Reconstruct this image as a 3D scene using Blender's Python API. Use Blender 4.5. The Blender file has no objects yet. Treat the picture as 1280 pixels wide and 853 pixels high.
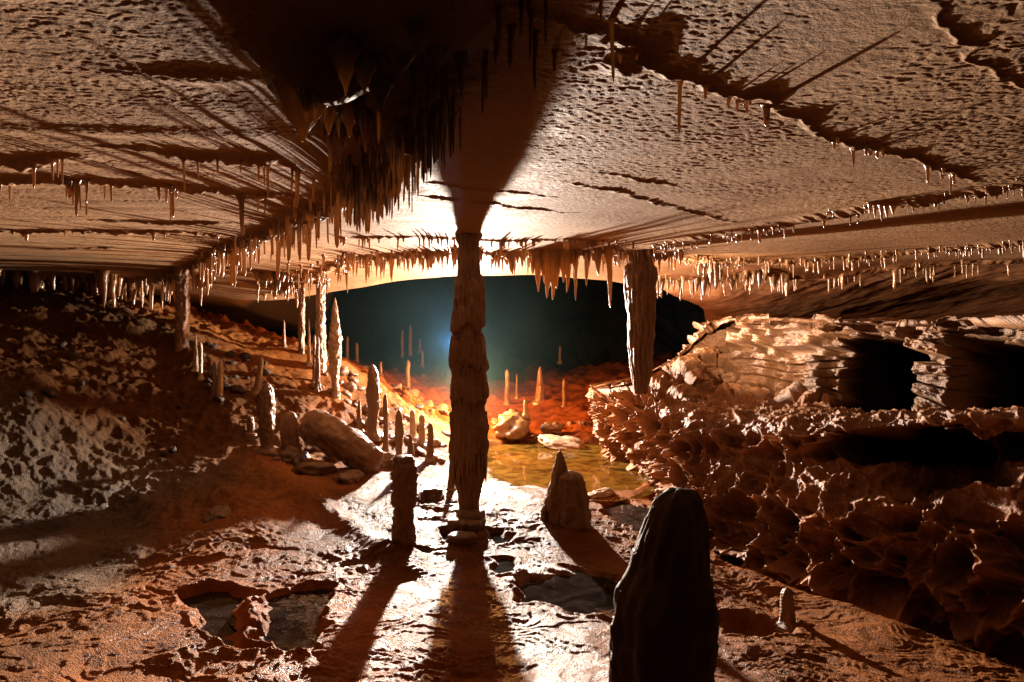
import bpy, math, random
import numpy as np
from mathutils import Vector, Matrix

F = 853.3          # focal length in photo pixels
HY = 400.0         # photo row of the horizon
CZ = 1.5           # camera height
rng = np.random.RandomState(7)
random.seed(7)
scene = bpy.context.scene
coll = scene.collection


def P(px, py, Y):
    return np.array([(px - 640.0) / F * Y, Y, CZ + (HY - py) / F * Y])


def on_level(px, py, z):
    Y = (CZ - z) * F / (py - HY)
    return ((px - 640.0) / F * Y, Y)


# ------------------------------------------------------------------ noise
def hash3(ix, iy, iz, k=0):
    h = (ix.astype(np.uint32) * np.uint32(374761393) + iy.astype(np.uint32) * np.uint32(668265263)
         + iz.astype(np.uint32) * np.uint32(2147483647 - 5870) + np.uint32(k * 1274126177 & 0xffffffff))
    h = (h ^ (h >> np.uint32(13))) * np.uint32(1274126177)
    h = (h ^ (h >> np.uint32(16))) * np.uint32(2246822519)
    h = h ^ (h >> np.uint32(15))
    return (h & np.uint32(0xffffff)).astype(np.float32) / np.float32(0xffffff)


def vnoise(x, y, z, seed=0):
    x = np.asarray(x, np.float32); y = np.asarray(y, np.float32); z = np.asarray(z, np.float32)
    x, y, z = np.broadcast_arrays(x, y, z)
    fx, fy, fz = np.floor(x), np.floor(y), np.floor(z)
    ix, iy, iz = fx.astype(np.int32), fy.astype(np.int32), fz.astype(np.int32)
    tx, ty, tz = x - fx, y - fy, z - fz
    ux = tx * tx * tx * (tx * (tx * 6 - 15) + 10)
    uy = ty * ty * ty * (ty * (ty * 6 - 15) + 10)
    uz = tz * tz * tz * (tz * (tz * 6 - 15) + 10)

    def g(dx, dy, dz):
        a = hash3(ix + dx, iy + dy, iz + dz, seed) * 6.2832
        b = hash3(ix + dx, iy + dy, iz + dz, seed + 91) * 2 - 1
        c = np.sqrt(np.maximum(0, 1 - b * b))
        return c * np.cos(a) * (tx - dx) + c * np.sin(a) * (ty - dy) + b * (tz - dz)
    x0 = g(0, 0, 0) * (1 - ux) + g(1, 0, 0) * ux
    x1 = g(0, 1, 0) * (1 - ux) + g(1, 1, 0) * ux
    y0 = x0 * (1 - uy) + x1 * uy
    x0 = g(0, 0, 1) * (1 - ux) + g(1, 0, 1) * ux
    x1 = g(0, 1, 1) * (1 - ux) + g(1, 1, 1) * ux
    y1 = x0 * (1 - uy) + x1 * uy
    return (y0 * (1 - uz) + y1 * uz) * 1.6


def fbm(x, y, z, oct=4, seed=0, gain=0.5):
    s = 0.0; a = 1.0; f = 1.0
    for o in range(oct):
        s = s + a * vnoise(x * f, y * f, z * f, seed + o * 7)
        a *= gain; f *= 2.03
    return s


def worley(x, y, z, seed=0, flat=False):
    x = np.asarray(x, np.float32); y = np.asarray(y, np.float32); z = np.asarray(z, np.float32)
    x, y, z = np.broadcast_arrays(x, y, z)
    ix, iy, iz = [np.floor(v).astype(np.int32) for v in (x, y, z)]
    f1 = np.full(x.shape, 9.0, np.float32); f2 = f1.copy()
    idv = np.zeros(x.shape, np.float32)
    for dz in ((0,) if flat else (-1, 0, 1)):
        for dy in (-1, 0, 1):
            for dx in (-1, 0, 1):
                cx, cy, cz = ix + dx, iy + dy, iz + dz
                qx = cx + hash3(cx, cy, cz, seed + 1)
                qy = cy + hash3(cx, cy, cz, seed + 2)
                d = (qx - x) ** 2 + (qy - y) ** 2
                if not flat:
                    d = d + (cz + hash3(cx, cy, cz, seed + 3) - z) ** 2
                near = d < f1
                f2 = np.where(near, f1, np.minimum(f2, d))
                idv = np.where(near, hash3(cx, cy, cz, seed + 5), idv)
                f1 = np.where(near, d, f1)
    return np.sqrt(f1), np.sqrt(f2), idv


def sstep(a, b, v):
    t = np.clip((v - a) / (b - a), 0, 1)
    return t * t * (3 - 2 * t)


class TPS:
    def __init__(self, pts, lam=0.02):
        p = np.array(pts, float); self.c = p[:, :2]; n = len(p)
        K = self.phi(np.linalg.norm(self.c[:, None] - self.c[None], axis=2)) + lam * np.eye(n)
        A = np.zeros((n + 3, n + 3)); A[:n, :n] = K
        A[:n, n] = 1; A[:n, n + 1:] = self.c; A[n:, :n] = A[:n, n:].T
        self.w = np.linalg.solve(A, np.r_[p[:, 2], 0, 0, 0]).astype(np.float32)

    @staticmethod
    def phi(r):
        return np.where(r > 1e-6, r * r * np.log(np.maximum(r, 1e-6)), 0)

    def __call__(self, x, y):
        x = np.asarray(x, np.float32); y = np.asarray(y, np.float32)
        s = self.w[-3] + self.w[-2] * x + self.w[-1] * y
        for (a, b), w in zip(self.c, self.w[:-3]):
            r2 = (x - a) ** 2 + (y - b) ** 2 + 1e-9
            s = s + w * 0.5 * r2 * np.log(r2)
        return s


def poly_dist(x, y, pts):
    """distance to an open polyline and the run length at the nearest point"""
    best = np.full(np.shape(x), 99.0, np.float32); run = np.zeros(np.shape(x), np.float32)
    side = np.zeros(np.shape(x), np.float32); L = 0.0
    for (ax, ay), (bx, by) in zip(pts[:-1], pts[1:]):
        dx, dy = bx - ax, by - ay
        l = math.hypot(dx, dy) + 1e-9
        t = np.clip(((x - ax) * dx + (y - ay) * dy) / (l * l), 0, 1)
        ex, ey = x - ax - t * dx, y - ay - t * dy
        d = np.sqrt(ex * ex + ey * ey)
        n = d < best
        best = np.where(n, d, best); run = np.where(n, L + t * l, run)
        side = np.where(n, np.sign(dx * ey - dy * ex), side)
        L += l
    return best, run, side


def poly_sd(x, y, pts):
    """signed distance to a closed polygon, negative inside"""
    q = list(pts) + [pts[0]]
    d, _, _ = poly_dist(x, y, q)
    ins = np.zeros(np.shape(x), bool)
    for (ax, ay), (bx, by) in zip(q[:-1], q[1:]):
        c = (ay > y) != (by > y)
        xx = (bx - ax) * (y - ay) / ((by - ay) if abs(by - ay) > 1e-9 else 1e-9) + ax
        ins ^= c & (x < xx)
    return np.where(ins, -d, d)


# ------------------------------------------------------------------ objects
def mesh_from(name, verts, faces, mat, smooth=True, cols=None, parent=None):
    me = bpy.data.meshes.new(name)
    v = np.asarray(verts, np.float32); f = np.asarray(faces, np.int32)
    k = f.shape[1]
    me.vertices.add(len(v)); me.vertices.foreach_set('co', v.ravel())
    me.loops.add(f.size); me.loops.foreach_set('vertex_index', f.ravel())
    me.polygons.add(len(f))
    me.polygons.foreach_set('loop_start', np.arange(0, f.size, k, dtype=np.int32))
    me.polygons.foreach_set('loop_total', np.full(len(f), k, np.int32))
    me.polygons.foreach_set('use_smooth', np.full(len(f), smooth, bool))
    me.update(calc_edges=True)
    if cols is not None:
        at = me.color_attributes.new('tint', 'FLOAT_COLOR', 'POINT')
        c = np.ones((len(v), 4), np.float32); c[:, :cols.shape[1]] = cols
        at.data.foreach_set('color', c.ravel())
    me.materials.append(mat)
    o = bpy.data.objects.new(name, me); coll.objects.link(o)
    if parent is not None:
        o.parent = parent
    return o


def grid_faces(nr, nc, flip=False, wrap=False):
    r = np.arange(nr - 1)[:, None]; c = np.arange(nc if wrap else nc - 1)[None]
    c1 = (c + 1) % nc
    a = (r * nc + c); b = (r * nc + c1); d = ((r + 1) * nc + c); e = ((r + 1) * nc + c1)
    f = np.stack([a, b, e, d], -1).reshape(-1, 4)
    return f[:, ::-1] if flip else f


def tag(o, label=None, cat=None, group=None, kind=None):
    if label: o['label'] = label
    if cat: o['category'] = cat
    if group: o['group'] = group
    if kind: o['kind'] = kind
    return o


def empty(name, loc):
    o = bpy.data.objects.new(name, None); coll.objects.link(o)
    o.location = loc; o.empty_display_size = 0.1
    return o


# ------------------------------------------------------------------ materials
def rock_mat(name, col, col2, rough=(0.35, 0.6), bump=0.5, scale=30.0, dist=0.01, tint=False, spec=0.5,
             trans=0.0, speck=0.0, coat=0.0):
    m = bpy.data.materials.new(name); m.use_nodes = True
    nt = m.node_tree; N = nt.nodes; L = nt.links
    b = N['Principled BSDF']
    tc = N.new('ShaderNodeTexCoord')
    n1 = N.new('ShaderNodeTexNoise'); n1.inputs['Scale'].default_value = scale * 0.12
    n1.inputs['Detail'].default_value = 6; n1.inputs['Roughness'].default_value = 0.65
    n2 = N.new('ShaderNodeTexNoise'); n2.inputs['Scale'].default_value = scale
    n2.inputs['Detail'].default_value = 8; n2.inputs['Roughness'].default_value = 0.7
    n3 = N.new('ShaderNodeTexVoronoi'); n3.inputs['Scale'].default_value = scale * 2.2
    L.new(tc.outputs['Object'], n1.inputs['Vector']); L.new(tc.outputs['Object'], n2.inputs['Vector'])
    L.new(tc.outputs['Object'], n3.inputs['Vector'])
    cr = N.new('ShaderNodeValToRGB')
    cr.color_ramp.elements[0].position = 0.32; cr.color_ramp.elements[0].color = (*col, 1)
    cr.color_ramp.elements[1].position = 0.68; cr.color_ramp.elements[1].color = (*col2, 1)
    mixf = N.new('ShaderNodeMath'); mixf.operation = 'MULTIPLY_ADD'
    L.new(n2.outputs['Fac'], mixf.inputs[0]); mixf.inputs[1].default_value = 0.4
    sc = N.new('ShaderNodeMath'); sc.operation = 'MULTIPLY'; sc.inputs[1].default_value = 0.6
    L.new(n1.outputs['Fac'], sc.inputs[0]); L.new(sc.outputs[0], mixf.inputs[2])
    L.new(mixf.outputs[0], cr.inputs['Fac'])
    out = cr.outputs['Color']
    if tint:
        at = N.new('ShaderNodeAttribute'); at.attribute_name = 'tint'
        mx = N.new('ShaderNodeMix'); mx.data_type = 'RGBA'; mx.blend_type = 'MULTIPLY'
        mx.inputs[0].default_value = 1.0
        L.new(out, mx.inputs[6]); L.new(at.outputs['Color'], mx.inputs[7]); out = mx.outputs[2]
        ms_ = N.new('ShaderNodeMath'); ms_.operation = 'MULTIPLY'; ms_.inputs[1].default_value = spec
        L.new(at.outputs['Alpha'], ms_.inputs[0]); L.new(ms_.outputs[0], b.inputs['Specular IOR Level'])
    L.new(out, b.inputs['Base Color'])
    mr = N.new('ShaderNodeMapRange')
    mr.inputs['From Min'].default_value = 0.3; mr.inputs['From Max'].default_value = 0.7
    mr.inputs['To Min'].default_value = rough[0]; mr.inputs['To Max'].default_value = rough[1]
    L.new(n1.outputs['Fac'], mr.inputs['Value']); L.new(mr.outputs[0], b.inputs['Roughness'])
    if not tint: b.inputs['Specular IOR Level'].default_value = spec
    if coat:
        b.inputs['Coat Weight'].default_value = coat; b.inputs['Coat Roughness'].default_value = 0.22
    ad = N.new('ShaderNodeMath'); ad.operation = 'MULTIPLY_ADD'; ad.inputs[1].default_value = 0.35
    L.new(n3.outputs['Distance'], ad.inputs[0]); L.new(n2.outputs['Fac'], ad.inputs[2])
    bp = N.new('ShaderNodeBump'); bp.inputs['Strength'].default_value = bump
    bp.inputs['Distance'].default_value = dist
    L.new(ad.outputs[0], bp.inputs['Height']); L.new(bp.outputs['Normal'], b.inputs['Normal'])
    if trans > 0:
        tr = N.new('ShaderNodeBsdfTranslucent'); tr.inputs['Color'].default_value = (1.0, 0.50, 0.16, 1)
        ms = N.new('ShaderNodeMixShader'); ms.inputs[0].default_value = trans
        L.new(b.outputs[0], ms.inputs[1]); L.new(tr.outputs[0], ms.inputs[2])
        L.new(ms.outputs[0], N['Material Output'].inputs['Surface'])
    return m


M_CEIL = rock_mat('ceiling_limestone', (0.21, 0.108, 0.050), (0.42, 0.245, 0.128), (0.6, 0.85), 0.6, 70, 0.008, tint=True, spec=0.12)
M_FLOOR = rock_mat('wet_flowstone', (0.11, 0.043, 0.013), (0.28, 0.122, 0.043), (0.22, 0.5), 1.0, 55, 0.014, tint=True, spec=0.30)
M_WALL = rock_mat('spongework_limestone', (0.20, 0.085, 0.032), (0.48, 0.27, 0.14), (0.25, 0.55), 0.9, 45, 0.010, tint=True, spec=0.5)
M_COL = rock_mat('column_calcite', (0.14, 0.065, 0.03), (0.27, 0.14, 0.07), (0.3, 0.55), 0.6, 60, 0.006, spec=0.5)
M_MITE = rock_mat('stalagmite_calcite', (0.14, 0.068, 0.036), (0.28, 0.155, 0.09), (0.3, 0.55), 0.6, 70, 0.006, spec=0.5)
M_MUD = rock_mat('muddy_rock', (0.03, 0.018, 0.012), (0.075, 0.045, 0.028), (0.5, 0.8), 0.9, 40, 0.012, spec=0.2)
M_PALE = rock_mat('pale_calcite', (0.28, 0.165, 0.095), (0.48, 0.33, 0.215), (0.25, 0.5), 0.6, 60, 0.006, spec=0.6)
M_DARK = rock_mat('backlit_dark_calcite', (0.04, 0.022, 0.012), (0.11, 0.06, 0.033), (0.5, 0.8), 0.9, 40, 0.006, spec=0.15)  # unlit front of the backlit foreground stalagmite, shade put into the colour
M_TITE = rock_mat('stalactite_calcite', (0.13, 0.055, 0.020), (0.40, 0.23, 0.11), (0.10, 0.3), 0.4, 80, 0.004, spec=0.9, trans=0.20)
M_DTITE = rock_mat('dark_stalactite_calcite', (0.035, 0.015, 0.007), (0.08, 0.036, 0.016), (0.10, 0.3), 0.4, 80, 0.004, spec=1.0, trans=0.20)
M_ORANGE = rock_mat('amber_calcite', (0.16, 0.07, 0.02), (0.48, 0.27, 0.11), (0.12, 0.4), 0.5, 40, 0.004, spec=0.7, trans=0.20)
M_ROCK = rock_mat('loose_rock', (0.10, 0.05, 0.028), (0.22, 0.125, 0.07), (0.35, 0.65), 0.8, 40, 0.012, spec=0.5)

# water
def water_mat(name, depthcol, rough=0.03, clear=0.0, bump=0.02):
    m = bpy.data.materials.new(name); m.use_nodes = True
    N = m.node_tree.nodes; L = m.node_tree.links; b = N['Principled BSDF']
    b.inputs['Roughness'].default_value = rough
    b.inputs['IOR'].default_value = 1.33
    tc = N.new('ShaderNodeTexCoord'); n = N.new('ShaderNodeTexNoise')
    n.inputs['Scale'].default_value = 6; n.inputs['Detail'].default_value = 3
    L.new(tc.outputs['Object'], n.inputs['Vector'])
    nn = N.new('ShaderNodeTexNoise'); nn.inputs['Scale'].default_value = 5; nn.inputs['Detail'].default_value = 8; nn.inputs['Distortion'].default_value = 1.2
    L.new(tc.outputs['Object'], nn.inputs['Vector'])
    rp = N.new('ShaderNodeValToRGB'); rp.color_ramp.elements[0].position = .35; rp.color_ramp.elements[1].position = .68
    rp.color_ramp.elements[0].color = (*[v * .35 for v in depthcol], 1); rp.color_ramp.elements[1].color = (*[v * 2.2 for v in depthcol], 1)
    L.new(nn.outputs['Fac'], rp.inputs['Fac']); L.new(rp.outputs[0], b.inputs['Base Color'])
    bp = N.new('ShaderNodeBump'); bp.inputs['Strength'].default_value = bump; bp.inputs['Distance'].default_value = 0.02
    L.new(n.outputs['Fac'], bp.inputs['Height']); L.new(bp.outputs[0], b.inputs['Normal'])
    if clear > 0:
        n2 = N.new('ShaderNodeTexNoise'); n2.inputs['Scale'].default_value = 3.0; n2.inputs['Detail'].default_value = 6
        L.new(tc.outputs['Object'], n2.inputs['Vector'])
        tr = N.new('ShaderNodeBsdfTransparent'); tr.inputs['Color'].default_value = (0.85, 0.66, 0.32, 1)
        ms = N.new('ShaderNodeMixShader'); ms.inputs[0].default_value = clear
        L.new(b.outputs[0], ms.inputs[1]); L.new(tr.outputs[0], ms.inputs[2])
        L.new(ms.outputs[0], N['Material Output'].inputs['Surface'])
    return m


M_WATER = water_mat('shallow_pool_water', (0.12, 0.060, 0.009), 0.05, 0.40, 0.10)
M_PUDDLE = water_mat('still_puddle_water', (0.016, 0.012, 0.010), 0.03, 0.0, 0.25)

# ------------------------------------------------------------------ CEILING
LAMP = np.array([-0.585, 8.62, 1.24])


def cl(pts, z=2.1):
    out = []
    for px, py in pts:
        Y = (z - CZ) * F / (HY - py)
        Y = min(Y, 8.2)
        out.append(((px - 640) / F * Y, Y))
    return out


ceil_pts = [(-4, .6, 2.2), (-2, .6, 2.14), (0, .6, 2.12), (2, .6, 2.14), (4, .6, 2.2), (-4, 2.5, 2.12), (-1.5, 2.5, 2.13), (0, 2.5, 2.1),
            (1.5, 2.5, 2.1), (4, 2.5, 2.1), (-5, 4.5, 2.08), (-2.5, 4.5, 2.12), (-.3, 5, 2.12), (2, 4.5, 2.1),
            (4, 4.5, 2.1), (6, 5, 2.1), (-7, 6, 2.05), (-4.5, 6.2, 2.11), (-2, 6.5, 2.12), (0, 6.5, 2.1), (1.5, 6.5, 2.1)]
for q in [(0, 336, 7.6), (180, 346, 7.9), (-200, 340, 7.6), (300, 350, 7.9), (330, 374, 8.4), (400, 366, 8.4), (450, 357, 8.2), (520, 348, 8.05), (600, 345, 8.0),
          (700, 346, 8.0), (760, 351, 8.05), (830, 365, 8.7), (865, 380, 9.5), (890, 393, 10.3), (905, 398, 10.8), (900, 345, 7.6), (1100, 345, 7.9),
          (1280, 332, 7.4), (1000, 398, 10.6), (1280, 398, 10.8), (900, 370, 8.5), (1100, 372, 9.2), (1280, 365, 9.4),
          (1500, 400, 9), (1500, 350, 7)]:
    p = P(*q); ceil_pts.append(tuple(p))
ceil_tps = TPS(ceil_pts, 0.003)
LIP = np.array([(-6, 8.45), (-3.1, 8.45), (-2.4, 8.4), (-1.15, 8.05), (-.38, 8.0), (.56, 8.0), (1.15, 8.05), (1.94, 8.65), (2.5, 9.45), (3.0, 10.2), (3.35, 10.8), (6, 11)])

# ridges and cracks on the ceiling: (points in photo px, depth, width, jaggedness)
C_L1 = cl([(-80, 200), (0, 210), (40, 214), (90, 206)])
C_L2 = cl([(150, 196), (235, 201), (345, 206), (380, 214)])
C_L3 = cl([(-60, 236), (45, 232), (120, 234), (180, 238), (240, 241), (310, 247), (400, 250)])
C_L4 = cl([(120, 279), (310, 283)])
C_L5 = cl([(-60, 290), (120, 292), (230, 293), (300, 300)])
C_L6 = cl([(40, 313), (160, 313)])
C_L7 = cl([(-150, 335), (0, 336), (90, 342), (180, 346)], 2.09)
C_DIAG = cl([(180, 346), (240, 332), (300, 307), (350, 287), (400, 264), (440, 240), (470, 205), (497, 172), (520, 130), (560, 62)])
C_R1 = cl([(560, 40), (640, 8), (700, 28), (750, 52), (800, 76), (860, 97), (905, 120), (960, 127), (1010, 165), (1080, 186), (1130, 196), (1180, 212), (1225, 228)])
C_R2 = cl([(1140, -20), (1185, 45), (1230, 85), (1300, 135)])
C_R3 = cl([(500, 228), (620, 240), (700, 247)])
C_R3b = cl([(500, 245), (600, 256), (660, 262), (720, 268)])
C_R4 = cl([(700, 226), (780, 241), (850, 262), (920, 280)])
C_R5 = cl([(745, 212), (800, 224), (850, 236)])
C_A = cl([(420, 302), (520, 299), (560, 301), (640, 304), (700, 301), (790, 304)])
C_B = cl([(350, 350), (400, 332), (450, 323), (520, 319), (600, 317), (680, 317), (760, 314), (830, 320)])
C_C = cl([(800, 312), (900, 293), (1000, 275), (1100, 255), (1200, 240), (1320, 222)])
C_D = cl([(800, 318), (900, 323), (980, 324), (1100, 320), (1200, 313), (1320, 302)])
C_E = cl([(820, 334), (940, 331), (1040, 333), (1150, 330), (1300, 326)])
RIDGES = [(C_L1, .034, .045), (C_L2, .034, .04), (C_L3, .026, .04), (C_L4, .025, .035), (C_L5, .03, .04), (C_L6, .02, .035), (C_L7, .05, .12),
          (C_DIAG, .06, .08), (C_R1, .0135, .015), (C_R2, .006, .008), (C_R3, .010, .012), (C_R3b, .012, .015), (C_R4, .012, .018),
          (C_R5, .010, .014), (C_A, .02, .04), (C_B, .05, .07), (C_C, .035, .07), (C_D, .05, .09), (C_E, .04, .10)]


def ceil_z(x, y, fine=False):
    x = np.asarray(x, np.float32); y = np.asarray(y, np.float32)
    z = ceil_tps(x, y)
    z = z + 0.011 * fbm(x * .55, y * .7, 3.3 + 0 * x, 3, 11)
    wx = x + 0.05 * vnoise(x * 5, y * 5, 0 * x, 31) + 0.02 * vnoise(x * 17, y * 17, 0 * x, 32)
    wy = y + 0.05 * vnoise(x * 5, y * 5, 0 * x + 9, 33) + 0.02 * vnoise(x * 17, y * 17, 0 * x + 9, 34)
    for k, (pts, A, w) in enumerate(RIDGES):
        px_ = [p[0] for p in pts]; py_ = [p[1] for p in pts]; g = 2.8 * w
        m = (wx > min(px_) - g) & (wx < max(px_) + g) & (wy > min(py_) - g) & (wy < max(py_) + g)
        if not m.any():
            continue
        d, run, side = poly_dist(wx[m], wy[m], pts)
        ln = sum(math.dist(a, b) for a, b in zip(pts[:-1], pts[1:]))
        ends = sstep(0, .25, run) * sstep(0, .25, ln - run)
        jag = 0.75 + 0.6 * vnoise(run * 7, k + 0 * run, 0 * run, 40) + .5 * vnoise(run * 26, k + 0 * run, 0 * run, 41)
        z = z.copy()
        z[m] = z[m] - A * np.clip(jag, .15, 1.6) * np.exp(-(d / w) ** 2) * (0.25 + 0.75 * ends)
    # big hanging boss, upper left of centre, and soft swells
    for (bx, by, A, sx, sy) in [(-.42, 1.56, .12, .13, .11), (-.30, 1.85, .08, .10, .16), (-.16, 1.40, .05, .12, .10), (-1.25, 1.27, .03, .3, .03), (-.78, 1.72, .015, .2, .05), (-1.3, 2.25, .007, .4, .07),
                                (-.62, 2.2, .009, .25, .08), (.28, 1.62, .03, .05, .05)]:
        z = z - A * np.exp(-((x - bx) / sx) ** 2 - ((y - by) / sy) ** 2)
    # fine beds: faint stepping left of centre
    left = sstep(.2, -1.2, x)
    z = z - left * .006 * np.abs(vnoise(x * .7, y * 5.5, 0 * x, 50))
    lipY = np.interp(x, LIP[:, 0], LIP[:, 1]).astype(np.float32) + .06 * vnoise(x * 2, y, 0 * x, 55)
    cham = sstep(-3.6, -2.9, x) * sstep(3.6, 3.3, x)
    z = z + cham * 1.6 * sstep(0.0, 1.3, y - lipY)
    if fine:
        right = sstep(-.3, 1.2, x)
        amp = (.0024 + .0006 * right) * (.75 + .6 * vnoise(x * 2, y * 2, 0 * x, 60))
        f = 50 - 8 * right
        w1 = x + .02 * vnoise(x * 14, y * 14, 0 * x, 61); w2 = y + .02 * vnoise(x * 14, y * 14, 0 * x + 5, 62)
        rip = vnoise(w1 * f * .92, w2 * f * 1.0, 0 * x, 63) + .5 * vnoise(w1 * f * 2.0, w2 * f * 2.1, 0 * x, 64)
        fade = sstep(9.5, 4.0, y) * .75 + .25
        red = sstep(6.6, 7.8, y) * sstep(1.5, 2.2, x)
        z = z + amp * rip * fade * (1 - red)
        z = z + red * .02 * fbm(x * 2.2, y * 1.1, 0 * x, 5, 65)
        z = z - cham * sstep(0, .5, y - lipY) * .2 * fbm(x, y, 0 * x, 4, 66)
    return z


def polar(nc, y0, y1, amax):
    step = 2 * amax / (nc - 1)
    nr = int(math.log(y1 / y0) / step) + 1
    Y = y0 * np.exp(np.linspace(0, math.log(y1 / y0), nr))
    a = np.linspace(-amax, amax, nc)
    X = (Y[:, None] * a[None]).astype(np.float32)
    return X, np.repeat(Y[:, None], nc, 1).astype(np.float32)


X, Y = polar(1000, .75, 12.5, 1.1)
Z = ceil_z(X, Y, True)
c = np.ones(X.shape + (3,), np.float32)
red = (sstep(6.2, 7.8, Y) * sstep(1.2, 2.4, X))[..., None]
c = c * (1 - red) + red * np.array([.62, .40, .28], np.float32)
warm = (sstep(1.5, 3.0, X) * sstep(3, 5, Y))[..., None] * .35
c = c * (1 - warm) + warm * np.array([.8, .6, .45], np.float32)
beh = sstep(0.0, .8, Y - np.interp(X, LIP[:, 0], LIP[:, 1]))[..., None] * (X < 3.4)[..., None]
c = c * (1 - .93 * beh)  # darkness of the unlit chamber painted into its roof
c = c * (1 + .22 * sstep(-.5, -1.3, X) * sstep(8, 6, Y))[..., None]
dd, _, _ = poly_dist(X, Y, C_DIAG)
c = c * (1 - .45 * np.exp(-(dd / .14) ** 2))[..., None]
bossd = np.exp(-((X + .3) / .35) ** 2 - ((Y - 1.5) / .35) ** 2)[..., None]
c = c * (1 - .8 * bossd)  # shadow round the hanging boss painted into the tint
st = vnoise(X * .8, Y * .8, 0 * X, 70)[..., None]
c = c * (1 + .25 * st)
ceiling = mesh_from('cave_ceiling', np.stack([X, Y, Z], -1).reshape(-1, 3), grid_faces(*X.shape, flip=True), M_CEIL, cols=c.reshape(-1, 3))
tag(ceiling, 'low rippled limestone ceiling crossed by dark cracks', 'ceiling', kind='structure')

# ------------------------------------------------------------------ FLOOR
fl = [(585, 655, 5.0), (505, 690, 4.4), (705, 655, 5.05), (640, 853, 2.8), (300, 853, 2.72), (0, 853, 2.62), (-300, 860, 2.6), (830, 853, 2.75),
      (1000, 853, 2.9), (890, 700, 4.6), (1280, 830, 3.35), (1080, 765, 3.9), (1500, 900, 2.8), (984, 778, 3.75),
      (355, 600, 5.6), (440, 650, 5.0), (400, 600, 5.6), (400, 570, 6.4), (150, 600, 5.4), (0, 700, 4.0), (150, 720, 4.0), (300, 700, 4.2), (333, 580, 6.0), (0, 480, 5.6), (100, 520, 5.8),
      (-200, 470, 5.2), (-200, 600, 4.4), (200, 560, 5.9), (0, 600, 4.9), (0, 362, 7.8), (-200, 380, 7.0), (120, 372, 8.0), (60, 430, 6.7), (150, 450, 6.8), (230, 432, 7.5), (200, 500, 6.5), (280, 412, 8.4),
      (300, 428, 8.2), (380, 436, 8.4), (430, 452, 8.4), (345, 500, 7.0), (430, 505, 7.6), (400, 540, 6.7), (470, 590, 6.1), (450, 522, 7.4), (500, 540, 7.4),
      (540, 530, 8.3), (540, 590, 6.6), (450, 470, 9.5), (490, 492, 10.5), (600, 505, 11.5), (560, 468, 14), (700, 480, 13), (740, 455, 15), (500, 440, 19), (700, 440, 19),
      (640, 545, 9.0), (720, 545, 9.0), (760, 540, 8.8), (200, 400, 12), (900, 440, 14)]
fpts = [tuple(P(*q)) for q in fl]
fpts += [(-3, 1, .25), (-1, 1, .12), (1, 1, 0), (3, 1, -.1), (0, 24, 1.2), (-6, 24, 1.8), (6, 24, 1.8), (.2, 7.2, -.12), (.9, 7.4, -.12), (.3, 6.3, -.03),
         (4, 5, -.2), (4, 8, -.1), (-8, 9, 2.2), (-8, 6, 2.1), (3, 10, .3)]
floor_tps = TPS(fpts, 0.004)

pools_px = [  # points in the photo, water level, rim
    ([(602, 560), (640, 553), (700, 549), (760, 556), (800, 570), (822, 598), (790, 613), (735, 622), (690, 616), (640, 613), (618, 600), (604, 580)], -.065, 'big'),
    ([(226, 748), (262, 738), (300, 741), (318, 748), (312, 775), (300, 800), (330, 742 + 80), (290, 820), (250, 806), (234, 780)], -.015, 'p1'),
    ([(326, 750), (345, 742), (372, 738), (418, 735), (424, 760), (405, 775), (418, 796), (396, 812), (352, 824), (322, 806), (330, 778)], -.015, 'p2'),
    ([(644, 724), (668, 716), (700, 714), (712, 710), (736, 718), (778, 722), (790, 745), (782, 772), (730, 778), (690, 766), (652, 764), (640, 744)], -.055, 'p3'),
    ([(610, 702), (628, 698), (645, 702), (648, 714), (628, 718), (612, 714)], -.03, 'p4'),
    ([(518, 628), (534, 624), (552, 628), (548, 641), (528, 643), (518, 640)], -.02, 'p5'),
    ([(604, 668), (622, 663), (636, 668), (640, 678), (620, 682), (606, 678)], -.025, 'p6'),
    ([(548, 668), (562, 664), (572, 668), (568, 682), (552, 682)], -.02, 'p7'),
    ([(742, 634), (790, 628), (822, 640), (830, 664), (800, 672), (764, 656)], -.09, 'p8'),
    ([(890, 780), (930, 772), (990, 778), (1000, 800), (960, 812), (905, 806)], -.16, 'p9'),
]
pools = [([on_level(a, b, z) for a, b in pp], z, n) for pp, z, n in pools_px]
LIPX = np.array([(1.0, 3.2), (2.6, 2.75), (3.35, 2.50), (3.9, 2.03), (4.6, 1.42), (5.4, 1.22), (6.0, 1.2), (6.6, 1.4)])


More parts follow.
